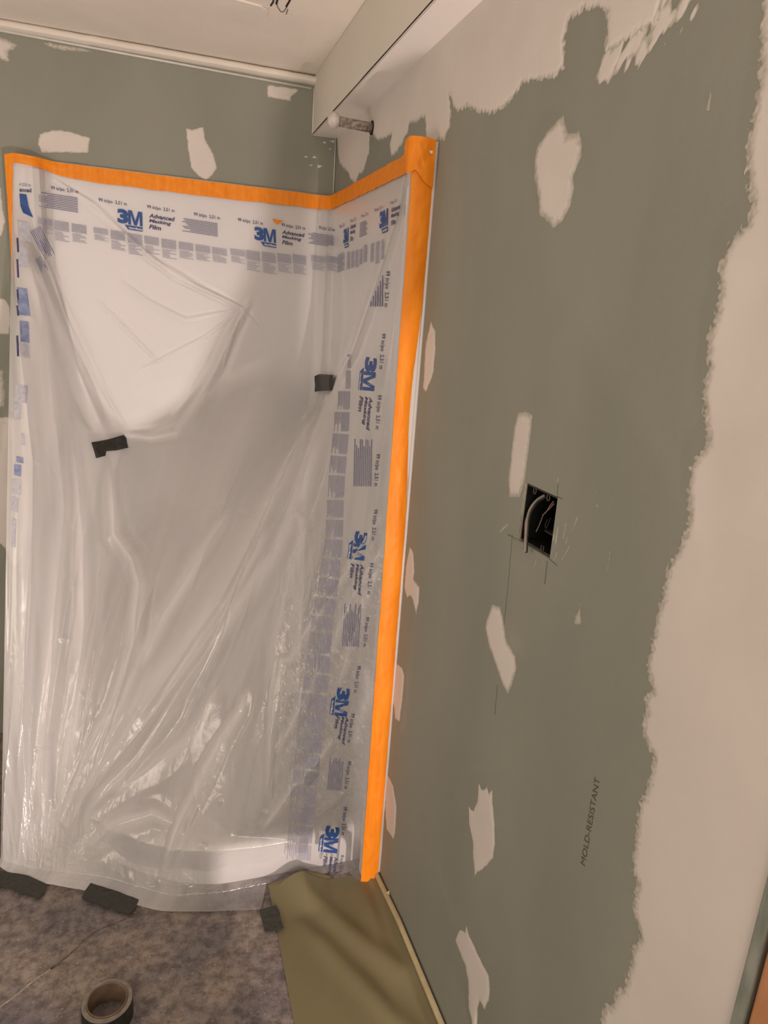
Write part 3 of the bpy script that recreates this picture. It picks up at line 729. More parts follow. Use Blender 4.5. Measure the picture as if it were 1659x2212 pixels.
loose = np.clip(t * 2.2, 0, 1)
# gathered folds along the hang of the film
frs = np.random.RandomState(21)
for k in range(30):
    uc = frs.uniform(.01, .97); w = frs.uniform(.008, .026); am = frs.uniform(.003, .011) * (1 if uc < .62 else .55)
    z0 = frs.uniform(.0, .5); z1 = z0 + frs.uniform(.4, 1.1)
    drift = frs.uniform(-.05, .05)
    c = uc + drift * (1 - Z) + .006 * vnoise(Z * 5, Z * 0 + k, 40)
    env = np.clip((Z - z0 + .15) / .15, 0, 1) * np.clip((z1 - Z) / .35, 0, 1)
    disp += am * env * loose * np.exp(-np.abs(U - c) / w) * np.where(U > c, 1, .75)
# folds read off the drape: polyline, width (px), height (m), pinch
folds = [
 ([(690, 890), (610, 1040), (540, 1170), (480, 1290), (350, 1480), (240, 1645), (130, 1830)], 24, .024),
 ([(600, 1100), (565, 1190), (505, 1305), (400, 1450), (290, 1600), (200, 1720)], 9, .011),
 ([(720, 862), (650, 1075), (590, 1200), (500, 1340), (400, 1480), (300, 1640), (190, 1760)], 10, .009),
 ([(715, 870), (672, 1010), (640, 1110), (655, 1150), (630, 1250), (600, 1400), (590, 1560), (575, 1750)], 8, .006),
 ([(830, 1105), (745, 1250), (690, 1340), (640, 1425), (615, 1430), (600, 1500), (585, 1660), (578, 1750)], 6, .008),
 ([(832, 1175), (770, 1290), (700, 1440), (640, 1560), (590, 1640)], 7, .007),
 ([(826, 1210), (790, 1300), (755, 1420), (730, 1500)], 6, .006),
 ([(790, 1430), (796, 1500), (775, 1560), (768, 1620)], 9, .005),
 ([(724, 1590), (700, 1630), (640, 1690), (600, 1750), (560, 1800)], 8, .008),
 ([(540, 1480), (520, 1540), (480, 1600), (430, 1700), (380, 1800), (350, 1900)], 8, .010),
 ([(480, 1480), (440, 1560), (400, 1610), (330, 1660), (240, 1720)], 12, .010),
 ([(760, 1700), (690, 1760), (640, 1830)], 5, .005),
 ([(236, 985), (242, 1080), (250, 1155), (290, 1210), (303, 1260), (290, 1400), (250, 1520), (180, 1660), (120, 1800)], 10, .012),
 ([(60, 560), (120, 700), (180, 830), (232, 955)], 10, .010),
 ([(45, 500), (90, 700), (110, 900), (130, 1100), (110, 1300), (95, 1560), (90, 1840)], 14, .012),
 ([(32, 640), (66, 1000), (62, 1300), (48, 1550), (60, 1800)], 12, .010),
 ([(150, 900), (175, 1150), (180, 1350), (160, 1560), (120, 1800)], 10, .009),
 ([(380, 1780), (330, 1760), (240, 1790), (185, 1850)], 12, .010),
 ([(545, 640), (500, 720), (470, 790), (430, 860), (380, 935), (330, 945), (262, 938)], 6, .006),
 ([(90, 370), (200, 440), (330, 560), (430, 620), (520, 665), (572, 725)], 3.0, .0030),
 ([(110, 380), (260, 500), (380, 600), (520, 662)], 2.4, .0020),
 ([(250, 600), (320, 650), (400, 690), (520, 668)], 2.2, .0018),
 ([(300, 800), (360, 770), (440, 730), (520, 670)], 2.2, .0018),
 ([(200, 640), (280, 720), (350, 790)], 2.2, .0015),
 ([(480, 800), (500, 730), (520, 672)], 2.5, .0020),
 ([(100, 560), (150, 700), (215, 830), (270, 920)], 3, .003),
 ([(888, 345), (870, 440), (822, 600), (765, 765), (716, 850), (690, 884)], 3.2, .006),
 ([(724, 560), (720, 700), (716, 805)], 6, .003),
 ([(640, 980), (600, 1040), (560, 1100)], 5, .004),
 ([(505, 1090), (420, 1220), (350, 1330), (300, 1450)], 14, .008),
 ([(610, 1230), (612, 1270), (622, 1300), (618, 1370)], 4, .004),
]
# pieces of tape hold the film in: calm there
calm = np.ones((NU, NV))
for c, r_ in (((236, 965), 46), ((701, 827), 34)):
    calm *= 1 - np.exp(-(((PX - np.array(c)) ** 2).sum(-1)) / (2 * r_ * r_ * .5))
fold_haze = np.zeros((NU, NV))
for pts, w, am in folds:
    D, tt = seg_dist(PX, pts)
    env = np.clip(tt / .12, 0, 1) * np.clip((1 - tt) / .12, 0, 1)
    wv = w * (.7 + .6 * np.sin(np.pi * tt))
    jag = 1 + .12 * vnoise(PX[..., 1] / 22, PX[..., 0] / 40, 44)
    q = np.abs(D) / wv
    prof_ = np.where(D > 0, np.exp(-q * 1.1), np.exp(-q * .9) ) - .35 * np.exp(-((np.abs(D) - 2.4 * wv) / wv) ** 2)
    disp += am * env * jag * prof_ * calm * 1.25
    if w >= 6: fold_haze = np.maximum(fold_haze, env * np.exp(-(np.abs(D) / (wv * 1.0)) ** 2) * min(1, am / .010))
# small puckers that catch the lamp
for (x, y, rx, ry, am) in [(135, 1380, 14, 6, .006), (88, 1618, 16, 5, .006), (80, 998, 6, 3, .004), (135, 1240, 5, 9, .004), (156, 1546, 5, 9, .005), (180, 1500, 4, 8, .005), (475, 1730, 6, 9, .007), (305, 1815, 7, 6, .006), (500, 1800, 6, 5, .005), (575, 1755, 8, 6, .007),
                           (440, 1825, 8, 7, .006), (280, 1900, 6, 12, .006), (105, 1870, 9, 5, .006), (115, 1885, 8, 4, .006), (60, 1860, 8, 7, .006), (140, 1780, 7, 10, .006), (145, 1660, 5, 10, .005), (230, 1870, 7, 12, .005), (770, 1770, 12, 6, .006), (715, 1610, 12, 14, .004), (540, 1180, 9, 4, .004), (345, 1910, 5, 6, .005)]:
    disp += am * np.exp(-((PX[..., 0] - x) / rx) ** 2 - ((PX[..., 1] - y) / ry) ** 2)
# fine crinkle: strong bottom right and in the bunched corner, faint where the film is taut
crk = np.clip(.03 + .9 * np.clip((PX[..., 0] - 560) / 110, 0, 1) * np.clip((PX[..., 1] - 1120) / 160, 0, 1) * np.clip((1800 - PX[..., 1]) / 100, .15, 1)
              + 1.0 * np.exp(-(((PX[..., 0] - 110) / 80) ** 2 + ((PX[..., 1] - 1840) / 90) ** 2)) + .5 * np.clip((PX[..., 1] - 1880) / 60, 0, 1)
              + .14 * np.clip((PX[..., 1] - 1250) / 300, 0, 1), 0, 1.0)
arc_u = U * 1.6
rid = 1 - 2 * np.abs(fbm(arc_u * 26 + Z * 16, Z * 9 - arc_u * 6, 50, 3))
rid2 = 1 - 2 * np.abs(fbm(arc_u * 70 + Z * 30, Z * 34, 54, 2))
disp += crk * (rid * .0034 + rid2 * .0010)
# long soft waves
disp += loose * .006 * fbm(arc_u * 9 + Z * 2, Z * 1.6, 60, 2)
edge = np.clip(U / .012, 0, 1) * np.clip((1 - U) / .02, 0, 1) * np.clip((1.915 - Z) / .03, 0, 1)
edge = edge * np.where(U > .66, np.clip((Z - .06) / .22, .04, 1), 1) ** np.clip((U - .66) / .05, 0, 1)
edge = np.where(Z < .10, edge * np.clip((Z + .015) / .10, .12, 1), edge)
taut = np.clip(.25 + loose, 0, 1)
disp = np.maximum(disp, -.002 - .03 * Sx) * edge
FILM = F3 + Nn * disp[..., None]
_m = np.clip((FILM[..., 0] + .330) / .02, 0, 1) * np.clip((.12 - Z) / .05, 0, 1) * np.clip((.995 - U) / .01, 0, 1)
FILM[..., 1] = FILM[..., 1] * (1 - _m) + np.maximum(FILM[..., 1], -.945) * _m
FILM[..., 2] = np.maximum(FILM[..., 2], .0025)
FILM[..., 0] = np.minimum(FILM[..., 0], -.0095); 
# stay in front of the back panel
FILM[..., 1] = np.minimum(FILM[..., 1], -.0090)
lp = np.interp(FILM[..., 0], [-1.1, -1.003, -.915, -.895, 0], [-.02, -.049, -.047, -.0085, -.009]); FILM[..., 1] = np.minimum(FILM[..., 1], np.where(Z > .2, lp, FILM[..., 1]))

film_root = thing('masking_film', 'clear printed plastic masking film taped over the shower corner', 'plastic film', (-.5, -.6, 0))
film = grid_obj('film_sheet', FILM, M['film']); adopt(film, film_root)
at = film.data.attributes.new('crinkle', 'FLOAT', 'POINT'); at.data.foreach_set('value', crk.ravel().astype(np.float32))
at = film.data.attributes.new('slack', 'FLOAT', 'POINT'); at.data.foreach_set('value', loose.ravel().astype(np.float32))
# haze: film is milkier where it is gathered (many folds over one another)
haze = .15 + .34 * fold_haze + .30 * np.exp(-(((PX[..., 0] - 105) / 70) ** 2 + ((PX[..., 1] - 1830) / 70) ** 2)) + .34 * np.clip(t * 1.4, 0, 1) * np.clip((.95 - U) / .3, .25, 1) + .20 * np.clip((.30 - U) / .22, 0, 1) * np.clip((1.75 - Z) / .5, 0, 1) + .22 * np.exp(-((U - .36) / .10) ** 2) * np.clip((.9 - Z) / .6, 0, 1) + .06 * vnoise(arc_u * 30, Z * 3, 70) * loose
at = film.data.attributes.new('haze', 'FLOAT', 'POINT'); at.data.foreach_set('value', np.clip(haze * (1 - .75 * np.clip((U - .60) / .12, 0, 1) * np.clip((.16 - Z) / .05, 0, 1)), .05, .8).ravel().astype(np.float32))

# ray casting onto the finished film for print and tape
me = film.data
bvh = BVHTree.FromPolygons([tuple(p) for p in FILM[::2, ::2].reshape(-1, 3)],
    [(i * m_ + j, i * m_ + j + 1, (i + 1) * m_ + j + 1, (i + 1) * m_ + j) for m_ in [FILM[::2, ::2].shape[1]] for i in range(FILM[::2, ::2].shape[0] - 1) for j in range(m_ - 1)])
def film_hit(p, off=.0010):
    d = Vector(ray(*p)).normalized()
    loc, nrm, idx, dist = bvh.ray_cast(Vector(CC), d, 6.0)
    if loc is None: return None
    if nrm.dot(d) > 0: nrm = -nrm
    return np.array(loc + nrm * off - d * .0006)
def cast_F(px, off=.0010):
    out = []; last = None
    for p in px:
        q = film_hit(p, off)
        if q is None: q = last if last is not None else on_y(p, -.02)
        out.append(q); last = q
    return np.array(out)

def frame_quad(x0, y0, ex, ey, w, hgt):
    """lower-left at (x0,y0); ex = unit direction of reading, ey = unit up direction (pixels, y down)"""
    p = np.array([x0, y0], float); ex = np.array(ex, float); ey = np.array(ey, float)
    return [p, p + ex * w, p + ex * w + ey * hgt, p + ey * hgt]
def put_text(s, x0, y0, w, hgt, ex, ey, mat='text', name='printed_lettering', **kw):
    px_text(s, frame_quad(x0, y0, ex, ey, w, hgt), cast_F, mat, name, film_root_child, **kw)
film_root_child = film
def stripes(x0, y0, w, hgt, ex, ey, nlines, duty=.5, mat='fine', ragged=.2, seed=0, shapes=None, thick=None, align='left'):
    """block of fine print: thin bars laid on the film"""
    r_ = random.Random(seed); V, F = [], []
    p = np.array([x0, y0], float); ex = np.array(ex, float); ey = np.array(ey, float)
    for k in range(nlines):
        b0 = (k + .5 - duty / 2) / nlines; b1 = (k + .5 + duty / 2) / nlines
        f = 1 - (r_.random() * ragged if k % 3 else 0)
        a0, a1 = (0, f) if align == 'left' else (1 - f, 1)
        na = 5
        for i in range(na + 1):
            a = a0 + (a1 - a0) * i / na
            for b in (b0, b1): V.append(p + ex * w * a + ey * hgt * b)
        s0 = len(V) - 2 * (na + 1)
        for i in range(na): F.append((s0 + 2*i, s0 + 2*i + 2, s0 + 2*i + 3, s0 + 2*i + 1))
    P = cast_F(V)
    # drop bars torn across a fold edge
    F2 = [f for f in F if max(np.linalg.norm(P[f[a]] - P[f[b]]) for a in range(4) for b in range(4)) < .05]
    if F2: mesh_obj('fine_print', P, F2, M[mat], film_root_child)

NUM = '99 in/po  2,51 m'
# --- band along the back wall
exB, eyB = (.985, .155), (-.03, -1.0)
for (x, y, w) in ((110, 411, 60), (213, 437, 62), (318, 452, 60), (419, 468, 57), (514, 480, 55), (608, 491, 52), (689, 497, 34)):
    put_text(NUM, x, y, w, 9.5, exB, eyB, offset=.012)
def logo(x, y, w, hgt, ex, ey, barw):
    q0 = frame_quad(x, y, ex, ey, w, hgt); Q = [np.array(a_, float) for a_ in q0]
    def sub(u0, u1): return [Q[0] * (1 - u0) + Q[1] * u0, Q[0] * (1 - u1) + Q[1] * u1, Q[3] * (1 - u1) + Q[2] * u1, Q[3] * (1 - u0) + Q[2] * u0]
    px_text('3', sub(0, .44), cast_F, 'logo', 'printed_logo', film_root_child, offset=.055)
    m_out = [(0, 0), (.19, 0), (.19, .72), (.40, 0), (.60, 0), (.81, .72), (.81, 0), (1, 0), (1, 1), (.72, 1), (.5, .30), (.28, 1), (0, 1)]
    sq = sub(.43, 1); Vm = [sq[0]*(1-a_)*(1-b_) + sq[1]*a_*(1-b_) + sq[2]*a_*b_ + sq[3]*(1-a_)*b_ for a_, b_ in m_out]
    mesh_obj('printed_logo', cast_F(Vm), [(0, 1, 2, 12), (2, 11, 12), (2, 3, 10, 11), (3, 4, 10), (4, 5, 9, 10), (5, 8, 9), (5, 6, 7, 8)], M['logo'], film_root_child)
    ex_, ey_ = np.array(ex, float), np.array(ey, float)
    q = np.array([x, y], float) + ex_ * w * (1 - barw) - ey_ * hgt * .06
    b = [q, q + ex_ * w * barw, q + ex_ * w * barw - ey_ * hgt * .30, q + ex_ * w * .13 - ey_ * hgt * .30]
    Vq = []
    for i in range(7):
        s = i / 6
        Vq.append(b[0] * (1 - s) + b[1] * s); Vq.append(b[3] * (1 - s) + b[2] * s)
    mesh_obj('logo_bar', cast_F(Vq), [(2*i, 2*i+2, 2*i+3, 2*i+1) for i in range(6)], M['logo'], film_root_child)
    # white slogan letters knocked out of the bar
    c0 = b[3] * .78 + b[0] * .22; px_text('Hand-Masker', frame_quad(*(c0 + ex_ * w * .06), ex, ey, w * barw * .80, hgt * .15), lambda p: cast_F(p, .0017), 'white_ink', 'bar_lettering', film_root_child, offset=.02, shear=.2)
M['white_ink'] = noisy('clear_knockout', (.78, .77, .78), (.84, .83, .83), scale=30, rough=.4)
logo(254, 481, 55, 31, exB, eyB, .72)
logo(550, 518, 47, 29, exB, eyB, .72)
for (x, y, w, lh) in ((322, 470, 57, 12), (609, 505, 50, 11)):
    for k, (s, f) in enumerate((('Advanced', 1), ('Masking', .86), ('Film', .47))):
        put_text(s, x, y + k * lh, w * f, lh * .78, exB, eyB, offset=.03, shear=.25)
for (x, y, w, hh_, nl) in ((84, 447, 86, 34, 9), (394, 500, 78, 30, 9), (666, 526, 56, 26, 8)):
    stripes(x, y, w, hh_, exB, eyB, nl, .42, 'text2', .22, seed=int(x), align='right')
def col_top(x): return np.interp(x, [60, 80, 201, 457, 497, 610, 725], [462, 468, 489, 532, 535, 546, 551])
for k, x in enumerate((82, 117, 155, 202, 239, 276, 312, 349, 386, 422, 458, 498, 532, 566, 599, 632, 672, 703)):
    y = float(col_top(x)); w = 33 if x < 500 else 31; tall = (30, 42, 38, 26, 40, 44, 36, 40, 34, 32, 30, 28, 42, 44, 38, 40, 30, 30)[k]
    stripes(x, y + tall * .5 + 1, w, tall * .5, exB, eyB, 9, .55, 'fine', .05, seed=k * 3 + 1)
    stripes(x + 2, y + tall + 3, w - 2, tall * .5, exB, eyB, 6, .38, 'fine', .5, seed=k * 3 + 2)
# --- band along the right wall of the shower (reads away from the corner, rising in view)
exR, eyR = (.90, -.43), (.02, -1.0)
for (x, y, w) in ((733, 496, 13), (757, 484, 14), (780, 474, 17), (809, 461, 20), (843, 445, 17)): put_text(NUM, x, y, w, 10, exR, eyR)
logo(742, 527, 12, 31, exR, eyR, .8)
logo(820, 495, 20, 37, exR, eyR, .75)
for (x, y, w, lh) in ((757, 496, 13, 13), (845, 460, 22, 14)):
    for k, (s, f) in enumerate((('Advanced', 1), ('Masking', .86), ('Film', .5))): put_text(s, x, y + k * lh, w * f, lh * .8, exR, eyR, offset=.03, shear=.2)
stripes(777, 514, 18, 33, exR, eyR, 9, .45, 'text2', .2, seed=5)
for k, (x, y, w, hh_) in enumerate(((729, 590, 17, 40), (749, 583, 8, 38), (758, 580, 8, 36), (767, 579, 8, 38), (776, 573, 8, 34), (785, 568, 9, 38), (800, 567, 9, 40), (811, 571, 9, 48), (823, 562, 8, 44))):
    stripes(x, y, w, hh_, exR, eyR, 15, .55, 'fine', .3, seed=40 + k)
# --- strip down the right edge, writing turned to read downwards
def down(x0, y0, x1, y1):
    d = np.array([x1 - x0, y1 - y0], float); L = np.linalg.norm(d); e = d / L; return e, np.array([-e[1] * -1, e[0] * -1]) if False else np.array([e[1], -e[0]]), L
for (x0, y0, x1, y1) in ((832, 585, 828, 663), (823, 720, 817, 797), (814, 853, 809, 927), (811, 980, 806, 1050), (806, 1100, 800, 1166), (797, 1215, 791, 1283), (788, 1332, 782, 1396), (770, 1437, 762, 1495), (757, 1540, 748, 1603), (749, 1643, 741, 1703), (740, 1742, 735, 1803), (733, 1846, 730, 1884)):
    e, up, L = down(x0, y0, x1, y1); put_text(NUM, x0, y0, L, 10.5, e, up, offset=.012)
for (x0, y0, x1, y1, hgt) in ((790, 771, 783, 843, 25), (768, 1147, 760, 1208, 27), (729, 1484, 722, 1545, 28), (704, 1783, 698, 1840, 30)):
    e, up, L = down(x0, y0, x1, y1); logo(x0, y0, L, hgt, e, up, .68)
for (x0, y0, x1, y1, lw) in ((798, 857, 791, 930, 9), (779, 1218, 773, 1286, 9), (747, 1548, 738, 1608, 9), (722, 1850, 718, 1898, 10)):
    e, up, L = down(x0, y0, x1, y1)
    for k, (s, f) in enumerate((('Advanced', 1), ('Masking', .86), ('Film', .47))):
        p = np.array([x0, y0]) - up * (k * lw * 1.15); put_text(s, p[0], p[1], L * f, lw * .85, e, up, offset=.03, shear=.25)
for (x0, y0, x1, y1, hgt, nl) in ((765, 948, 763, 1050, 40, 10), (744, 1303, 738, 1395, 38, 10), (712, 1635, 706, 1705, 32, 9)):
    e, up, L = down(x0, y0, x1, y1); stripes(x0, y0, L, hgt, e, up, nl, .42, 'text2', .25, seed=int(y0), align='right')
# slanting corner of fine print near the top of the strip
for k in range(6):
    x = 800 + k * 5; y0 = 650 - k * 11
    e, up, L = down(x, y0, x - 1, 662); stripes(x, y0, L, 4.2, e, up, 1, .55, 'text2', .1, seed=k)
xr = lambda y: float(np.interp(y, [765, 845, 936, 1025, 1080, 1165, 1250, 1330, 1415, 1500, 1585, 1665, 1740, 1800, 1860], [759, 757, 754, 746, 743, 741, 733, 722, 715, 708, 699, 690, 682, 676, 672]))
ystarts = [765, 800, 845, 890, 937, 985, 1027, 1080, 1123, 1165, 1208, 1250, 1292, 1332, 1366, 1416, 1457, 1500, 1543, 1587, 1630, 1665, 1700, 1740, 1785, 1825]
for k, y0 in enumerate(ystarts):
    y1 = (ystarts[k + 1] if k + 1 < len(ystarts) else 1862) - 5
    wd = float(np.interp(y0, [765, 900, 1100, 1300, 1500, 1700, 1850], [14, 34, 36, 46, 56, 56, 52]))
    x0 = xr(y0) - wd * .55; x1 = xr(y1) - wd * .55
    e, up, L = down(x0, y0, x1, y1)
    stripes(x0, y0, L, wd * .53, e, up, 9, .66, 'fine', .05, seed=200 + k)
    if wd > 20: p = np.array([x0, y0]) - up * wd * .47; stripes(p[0], p[1], L, wd * .45, e, up, 6, .42, 'fine', .45, seed=260 + k)
# --- crumpled print down the left edge
put_text('in 2,51 m', 42, 402, 24, 8, (.99, .1), (0, -1)); put_text('anced', 42, 414, 26, 9, (.99, .08), (0, -1), offset=.03)
Vq = [(42, 418), (57, 420), (44, 445), (62, 447), (50, 460), (72, 470)]
mesh_obj('printed_logo', cast_F(Vq), [(0, 1, 3, 2), (2, 3, 5, 4)], M['logo'], film_root_child)
def wash(quad, mat='wash'):
    q = np.array(quad, float); V = []
    nn = 6
    for i in range(nn + 1):
        for j in range(nn + 1):
            a, b = i / nn, j / nn; V.append(q[0]*(1-a)*(1-b) + q[1]*a*(1-b) + q[2]*a*b + q[3]*(1-a)*b)
    P = cast_F(V)
    F = [(i*(nn+1)+j, i*(nn+1)+j+1, (i+1)*(nn+1)+j+1, (i+1)*(nn+1)+j) for i in range(nn) for j in range(nn)]
    F = [f for f in F if max(np.linalg.norm(P[f[a]] - P[f[b]]) for a in range(4) for b in range(4)) < .05]
    if F: mesh_obj('folded_print', P, F, M[mat], film_root_child)
M['wash2'] = noisy('pale_folded_print', (.47, .49, .60), (.60, .60, .66), scale=90, rough=.5)
M['wash3'] = noisy('blue_folded_print', (.20, .26, .47), (.34, .39, .57), scale=60, rough=.5)
for k, (a, b, c, d, e, f, mt) in enumerate(((38, 62, 478, 520, 44, 66, 'w'), (42, 60, 530, 575, 38, 62, 'w'), (36, 58, 620, 680, 40, 66, 'b'), (42, 62, 692, 738, 44, 64, 'b'), (42, 63, 740, 770, 44, 64, 'w'), (34, 60, 830, 868, 32, 58, 'w'), (31, 45, 870, 905, 30, 42, 'w'),
                                           (46, 53, 935, 960, 46, 54, 'w'), (36, 50, 985, 998, 35, 51, 'b'), (31, 46, 1002, 1026, 30, 46, 'b'), (27, 46, 1034, 1066, 26, 45, 'w'), (25, 40, 1072, 1104, 24, 38, 'w'), (26, 35, 1118, 1180, 24, 33, 'w'))):
    x0, x1, y0, y1, X0, X1 = a, b, c, d, e, f
    wash([(x0, y0), (x1, y0 + 3), (X1, y1 + 3), (X0, y1)], {'w': 'wash2', 'b': 'wash3'}[mt])
for k, (y0, y1, n_) in enumerate(((514, 545, 3), (560, 600, 4), (625, 655, 5), (660, 682, 5), (725, 770, 5))):
    e, up, L = down(33, y0, 35, y1); stripes(35, y0, L, 5, e, up, 1, .9, 'text', 0, seed=k)
for k, (x0, y0, x1, y1, w) in enumerate(((64, 500, 96, 560, 26), (75, 560, 90, 590, 16), (86, 520, 98, 556, 5))):
    d = np.array([x1 - x0, y1 - y0], float); L = np.linalg.norm(d); e = d / L
    stripes(x0, y0, L, w, e, (e[1], -e[0]), 7, .45, 'text2', .4, seed=300 + k)

# --- orange tape: part of the film
def ribbon(name, cen, wid, out, zlo=None, n=None, amp=.0008, seed=0):
    pass
def tape_grid(P0, P1, normal, name, seed, label, amp=.0012, na=8):
    """P0,P1: matching edges (n,3)"""
    n = len(P0); G = np.zeros((n, na, 3)); bulge = .0055 * np.sin(np.linspace(0, np.pi, na)) ** .8 if na > 8 else np.zeros(na)
    for k in range(na):
        s = k / (na - 1); G[:, k] = P0 * (1 - s) + P1 * s
    L = np.concatenate([[0], np.cumsum(np.linalg.norm(np.diff(P0, axis=0), axis=1))])
    s = np.linspace(0, 1, na)
    w = amp * (1 - 2 * np.abs(fbm(L[:, None] * 26 + s[None] * 1.5, s[None] * 2.5 - L[:, None] * 5, seed, 3)))
    G += np.asarray(normal)[:, None, :] * (np.maximum(w, 0) + .0006 + bulge[None])[..., None]
    o = grid_obj(name, G, M['orange']); adopt(o, film_root); tag(o, label); return o
# top run: follows the top of the surround
tp = np.array([(-1.006, -.050), (-.990, -.053), (-.955, -.053), (-.93, -.048), (-.905, -.028), (-.88, -.0155), (-.80, -.014), (-.4, -.014), (-.06, -.014), (-.030, -.020), (-.017, -.045), (-.0145, -.10), (-.0145, -.50), (-.0145, -.78), (-.0165, -.845), (-.022, -.868)])
seg = np.concatenate([[0], np.cumsum(np.linalg.norm(np.diff(tp, axis=0), axis=1))])
sp = np.linspace(0, seg[-1], 420)
TP = smooth1(np.stack([np.interp(sp, seg, tp[:, k]) for k in (0, 1)], 1), 4)
nr = np.gradient(TP, axis=0); nr = np.stack([nr[:, 1], -nr[:, 0], 0 * nr[:, 0]], 1); nr /= np.linalg.norm(nr, axis=1, keepdims=True)
xs = TP[:, 0]
wid = np.interp(sp, [0, .05, .10, .16, .25, .6, .98, 1.6, 1.9, 2.2], [.026, .026, .028, .038, .044, .046, .044, .044, .042, .05])
slope_ = np.interp(TP[:, 1], [-.9, -.03], [.015, 0])
topz = TOPZ + np.interp(sp, [0, .02, .10, .16, 3], [-.001, .004, .003, -.001, -.002]) + .0012 * fbm(sp * 30, sp * 0, 88) - slope_
P0 = np.concatenate([TP, topz[:, None]], 1); P1 = np.concatenate([TP, (topz - wid + .0015 * fbm(sp * 45, sp * 0 + 4, 90))[:, None]], 1)
# ragged start at the left
tape_grid(P0, P1, nr, 'tape_strip', 91, 'orange tape across the top of the film', amp=.0022)
# right vertical run on the front face of the pilaster
zz = np.linspace(1.932, .004, 460)
xl = -.0560 + .0012 * fbm(zz * 25, zz * 0, 92); xrr = -.0065 - .012 * np.exp(-((zz - 1.36) / .17) ** 2) + .0004 * fbm(zz * 40, zz * 0, 93)
P0 = np.stack([xl, np.full_like(zz, -.9865), zz], 1); P1 = np.stack([xrr, np.full_like(zz, -.9875), zz], 1)
nn_ = np.tile(np.array([[0, -1.0, 0]]), (len(zz), 1))
G = tape_grid(P0, P1, nn_, 'tape_strip', 95, 'orange tape down the right edge of the film', amp=.0016, na=12)
# its inner lip wrapping round the pilaster
P2 = np.stack([xl - .004, np.full_like(zz, -.975) , zz], 1)
# crumpled corner where the two runs of tape meet
_xy = [(-.0175, -.845), (-.031, -.884), (-.053, -.924), (-.064, -.955), (-.0635, -.984), (-.050, -.9965), (-.028, -.9985), (-.006, -.993)]
_top = [np.array([x_, y_, z_]) for (x_, y_), z_ in zip(_xy, (1.932, 1.9325, 1.932, 1.933, 1.935, 1.9345, 1.934, 1.933))]
_bot = [np.array([x_, y_, z_]) for (x_, y_), z_ in zip(_xy, (1.889, 1.890, 1.896, 1.893, 1.862, 1.868, 1.846, 1.838))]
nn3 = 60; tt3 = np.linspace(0, 1, nn3)
def _cur(P): return np.array(smooth_pts(P, nn3))
Tc, Bc = _cur(_top), _cur(_bot); na3 = 16; G3 = np.zeros((nn3, na3, 3))
for k in range(na3):
    a_ = k / (na3 - 1); G3[:, k] = Tc * (1 - a_) + Bc * a_
ss3 = np.linspace(0, 1, na3)
cr3 = 1 - 2 * np.abs(fbm(tt3[:, None] * 7 + ss3[None] * 2.2, ss3[None] * 2 - tt3[:, None] * 3, 171, 2))
G3 += np.array([-.55, -.8, .1])[None, None, :] * (.001 + .0042 * np.maximum(cr3, 0) * np.sin(np.pi * np.clip(ss3 * .9 + .05, 0, 1))[None])[..., None]
o = grid_obj('tape_strip', G3, M['orange']); adopt(o, film_root); tag(o, 'crumpled corner of orange tape at the top right')
fl = mesh_obj('paint_fleck', [on_y(p, -1.004) for p in ((928, 325), (935, 326), (934, 332), (929, 331))], [(0, 1, 2, 3)], M['white_ink']); adopt(fl, film_root)
# left short run
zz = np.linspace(TOPZ - .002, 1.60, 90)
wl = np.interp(zz, [1.60, 1.74, 1.85, 1.93], [.001, .008, .016, .022])
P0 = np.stack([np.full_like(zz, -1.0065), np.full_like(zz, -.0520), zz], 1); P1 = P0 + np.stack([wl + .001 * fbm(zz * 50, zz * 0, 97), 0 * wl - .001, 0 * wl], 1)
tape_grid(P0, P1, np.tile(np.array([[0, -1.0, 0]]), (len(zz), 1)), 'tape_strip', 98, 'short orange tape down the left edge of the film', amp=.002)

# scrap of orange tape stuck on the film
def flat_piece(name, pts, cast, mat, thick=.0006, sub=4, off=None):
    P = cast(pts); cen = P.mean(0)
    n = len(P); d = CC - cen; d /= np.linalg.norm(d)
    V = list(P) + [p + d * thick for p in P] + [cen + d * (thick * 1.6)]
    F = [(k, (k + 1) % n, n + (k + 1) % n, n + k) for k in range(n)] + [(n + k, n + (k + 1) % n, 2 * n) for k in range(n)] + [tuple(range(n))[::-1]]
    return mesh_obj(name, V, F, M[mat])
o = flat_piece('tape_scrap', [(588, 472), (600, 475), (616, 477), (606, 479), (600, 485), (593, 481)], lambda p: cast_F(p, .002), 'orange', .001)
tag(o, 'tiny torn scrap of orange tape on the film above the printed logo', 'tape')

# two black tape pieces stuck on the film
def film_tape(pts, label, hl=None):
    """a bent piece of tape: subdivided polygon laid on the film"""
    P = cast_F(pts, .003)
    c = P.mean(0); nrm = np.linalg.svd(P - c)[2][2]; nrm = nrm if nrm @ (CC - c) > 0 else -nrm
    n = len(P)
    P = P - np.outer((P - c) @ nrm, nrm) * .7 + nrm * .004
    bm = bmesh.new()
    vs = [bm.verts.new(p) for p in P]
    f = bm.faces.new(vs)
    r = bmesh.ops.extrude_face_region(bm, geom=[f]); vv = [e for e in r['geom'] if isinstance(e, bmesh.types.BMVert)]
    for q in vv: q.co += Vector(nrm) * .0008
    bmesh.ops.triangulate(bm, faces=bm.faces)
    bmesh.ops.subdivide_edges(bm, edges=bm.edges, cuts=3, use_grid_fill=True)
    for q in bm.verts:
        k = float(vnoise(q.co.x * 45 + 3, q.co.z * 45, 120)); q.co += Vector(nrm) * (.0022 * k)
    o = bm_obj('black_tape_piece', bm, M['black_tape'], smooth=True); tag(o, label, 'tape'); return o
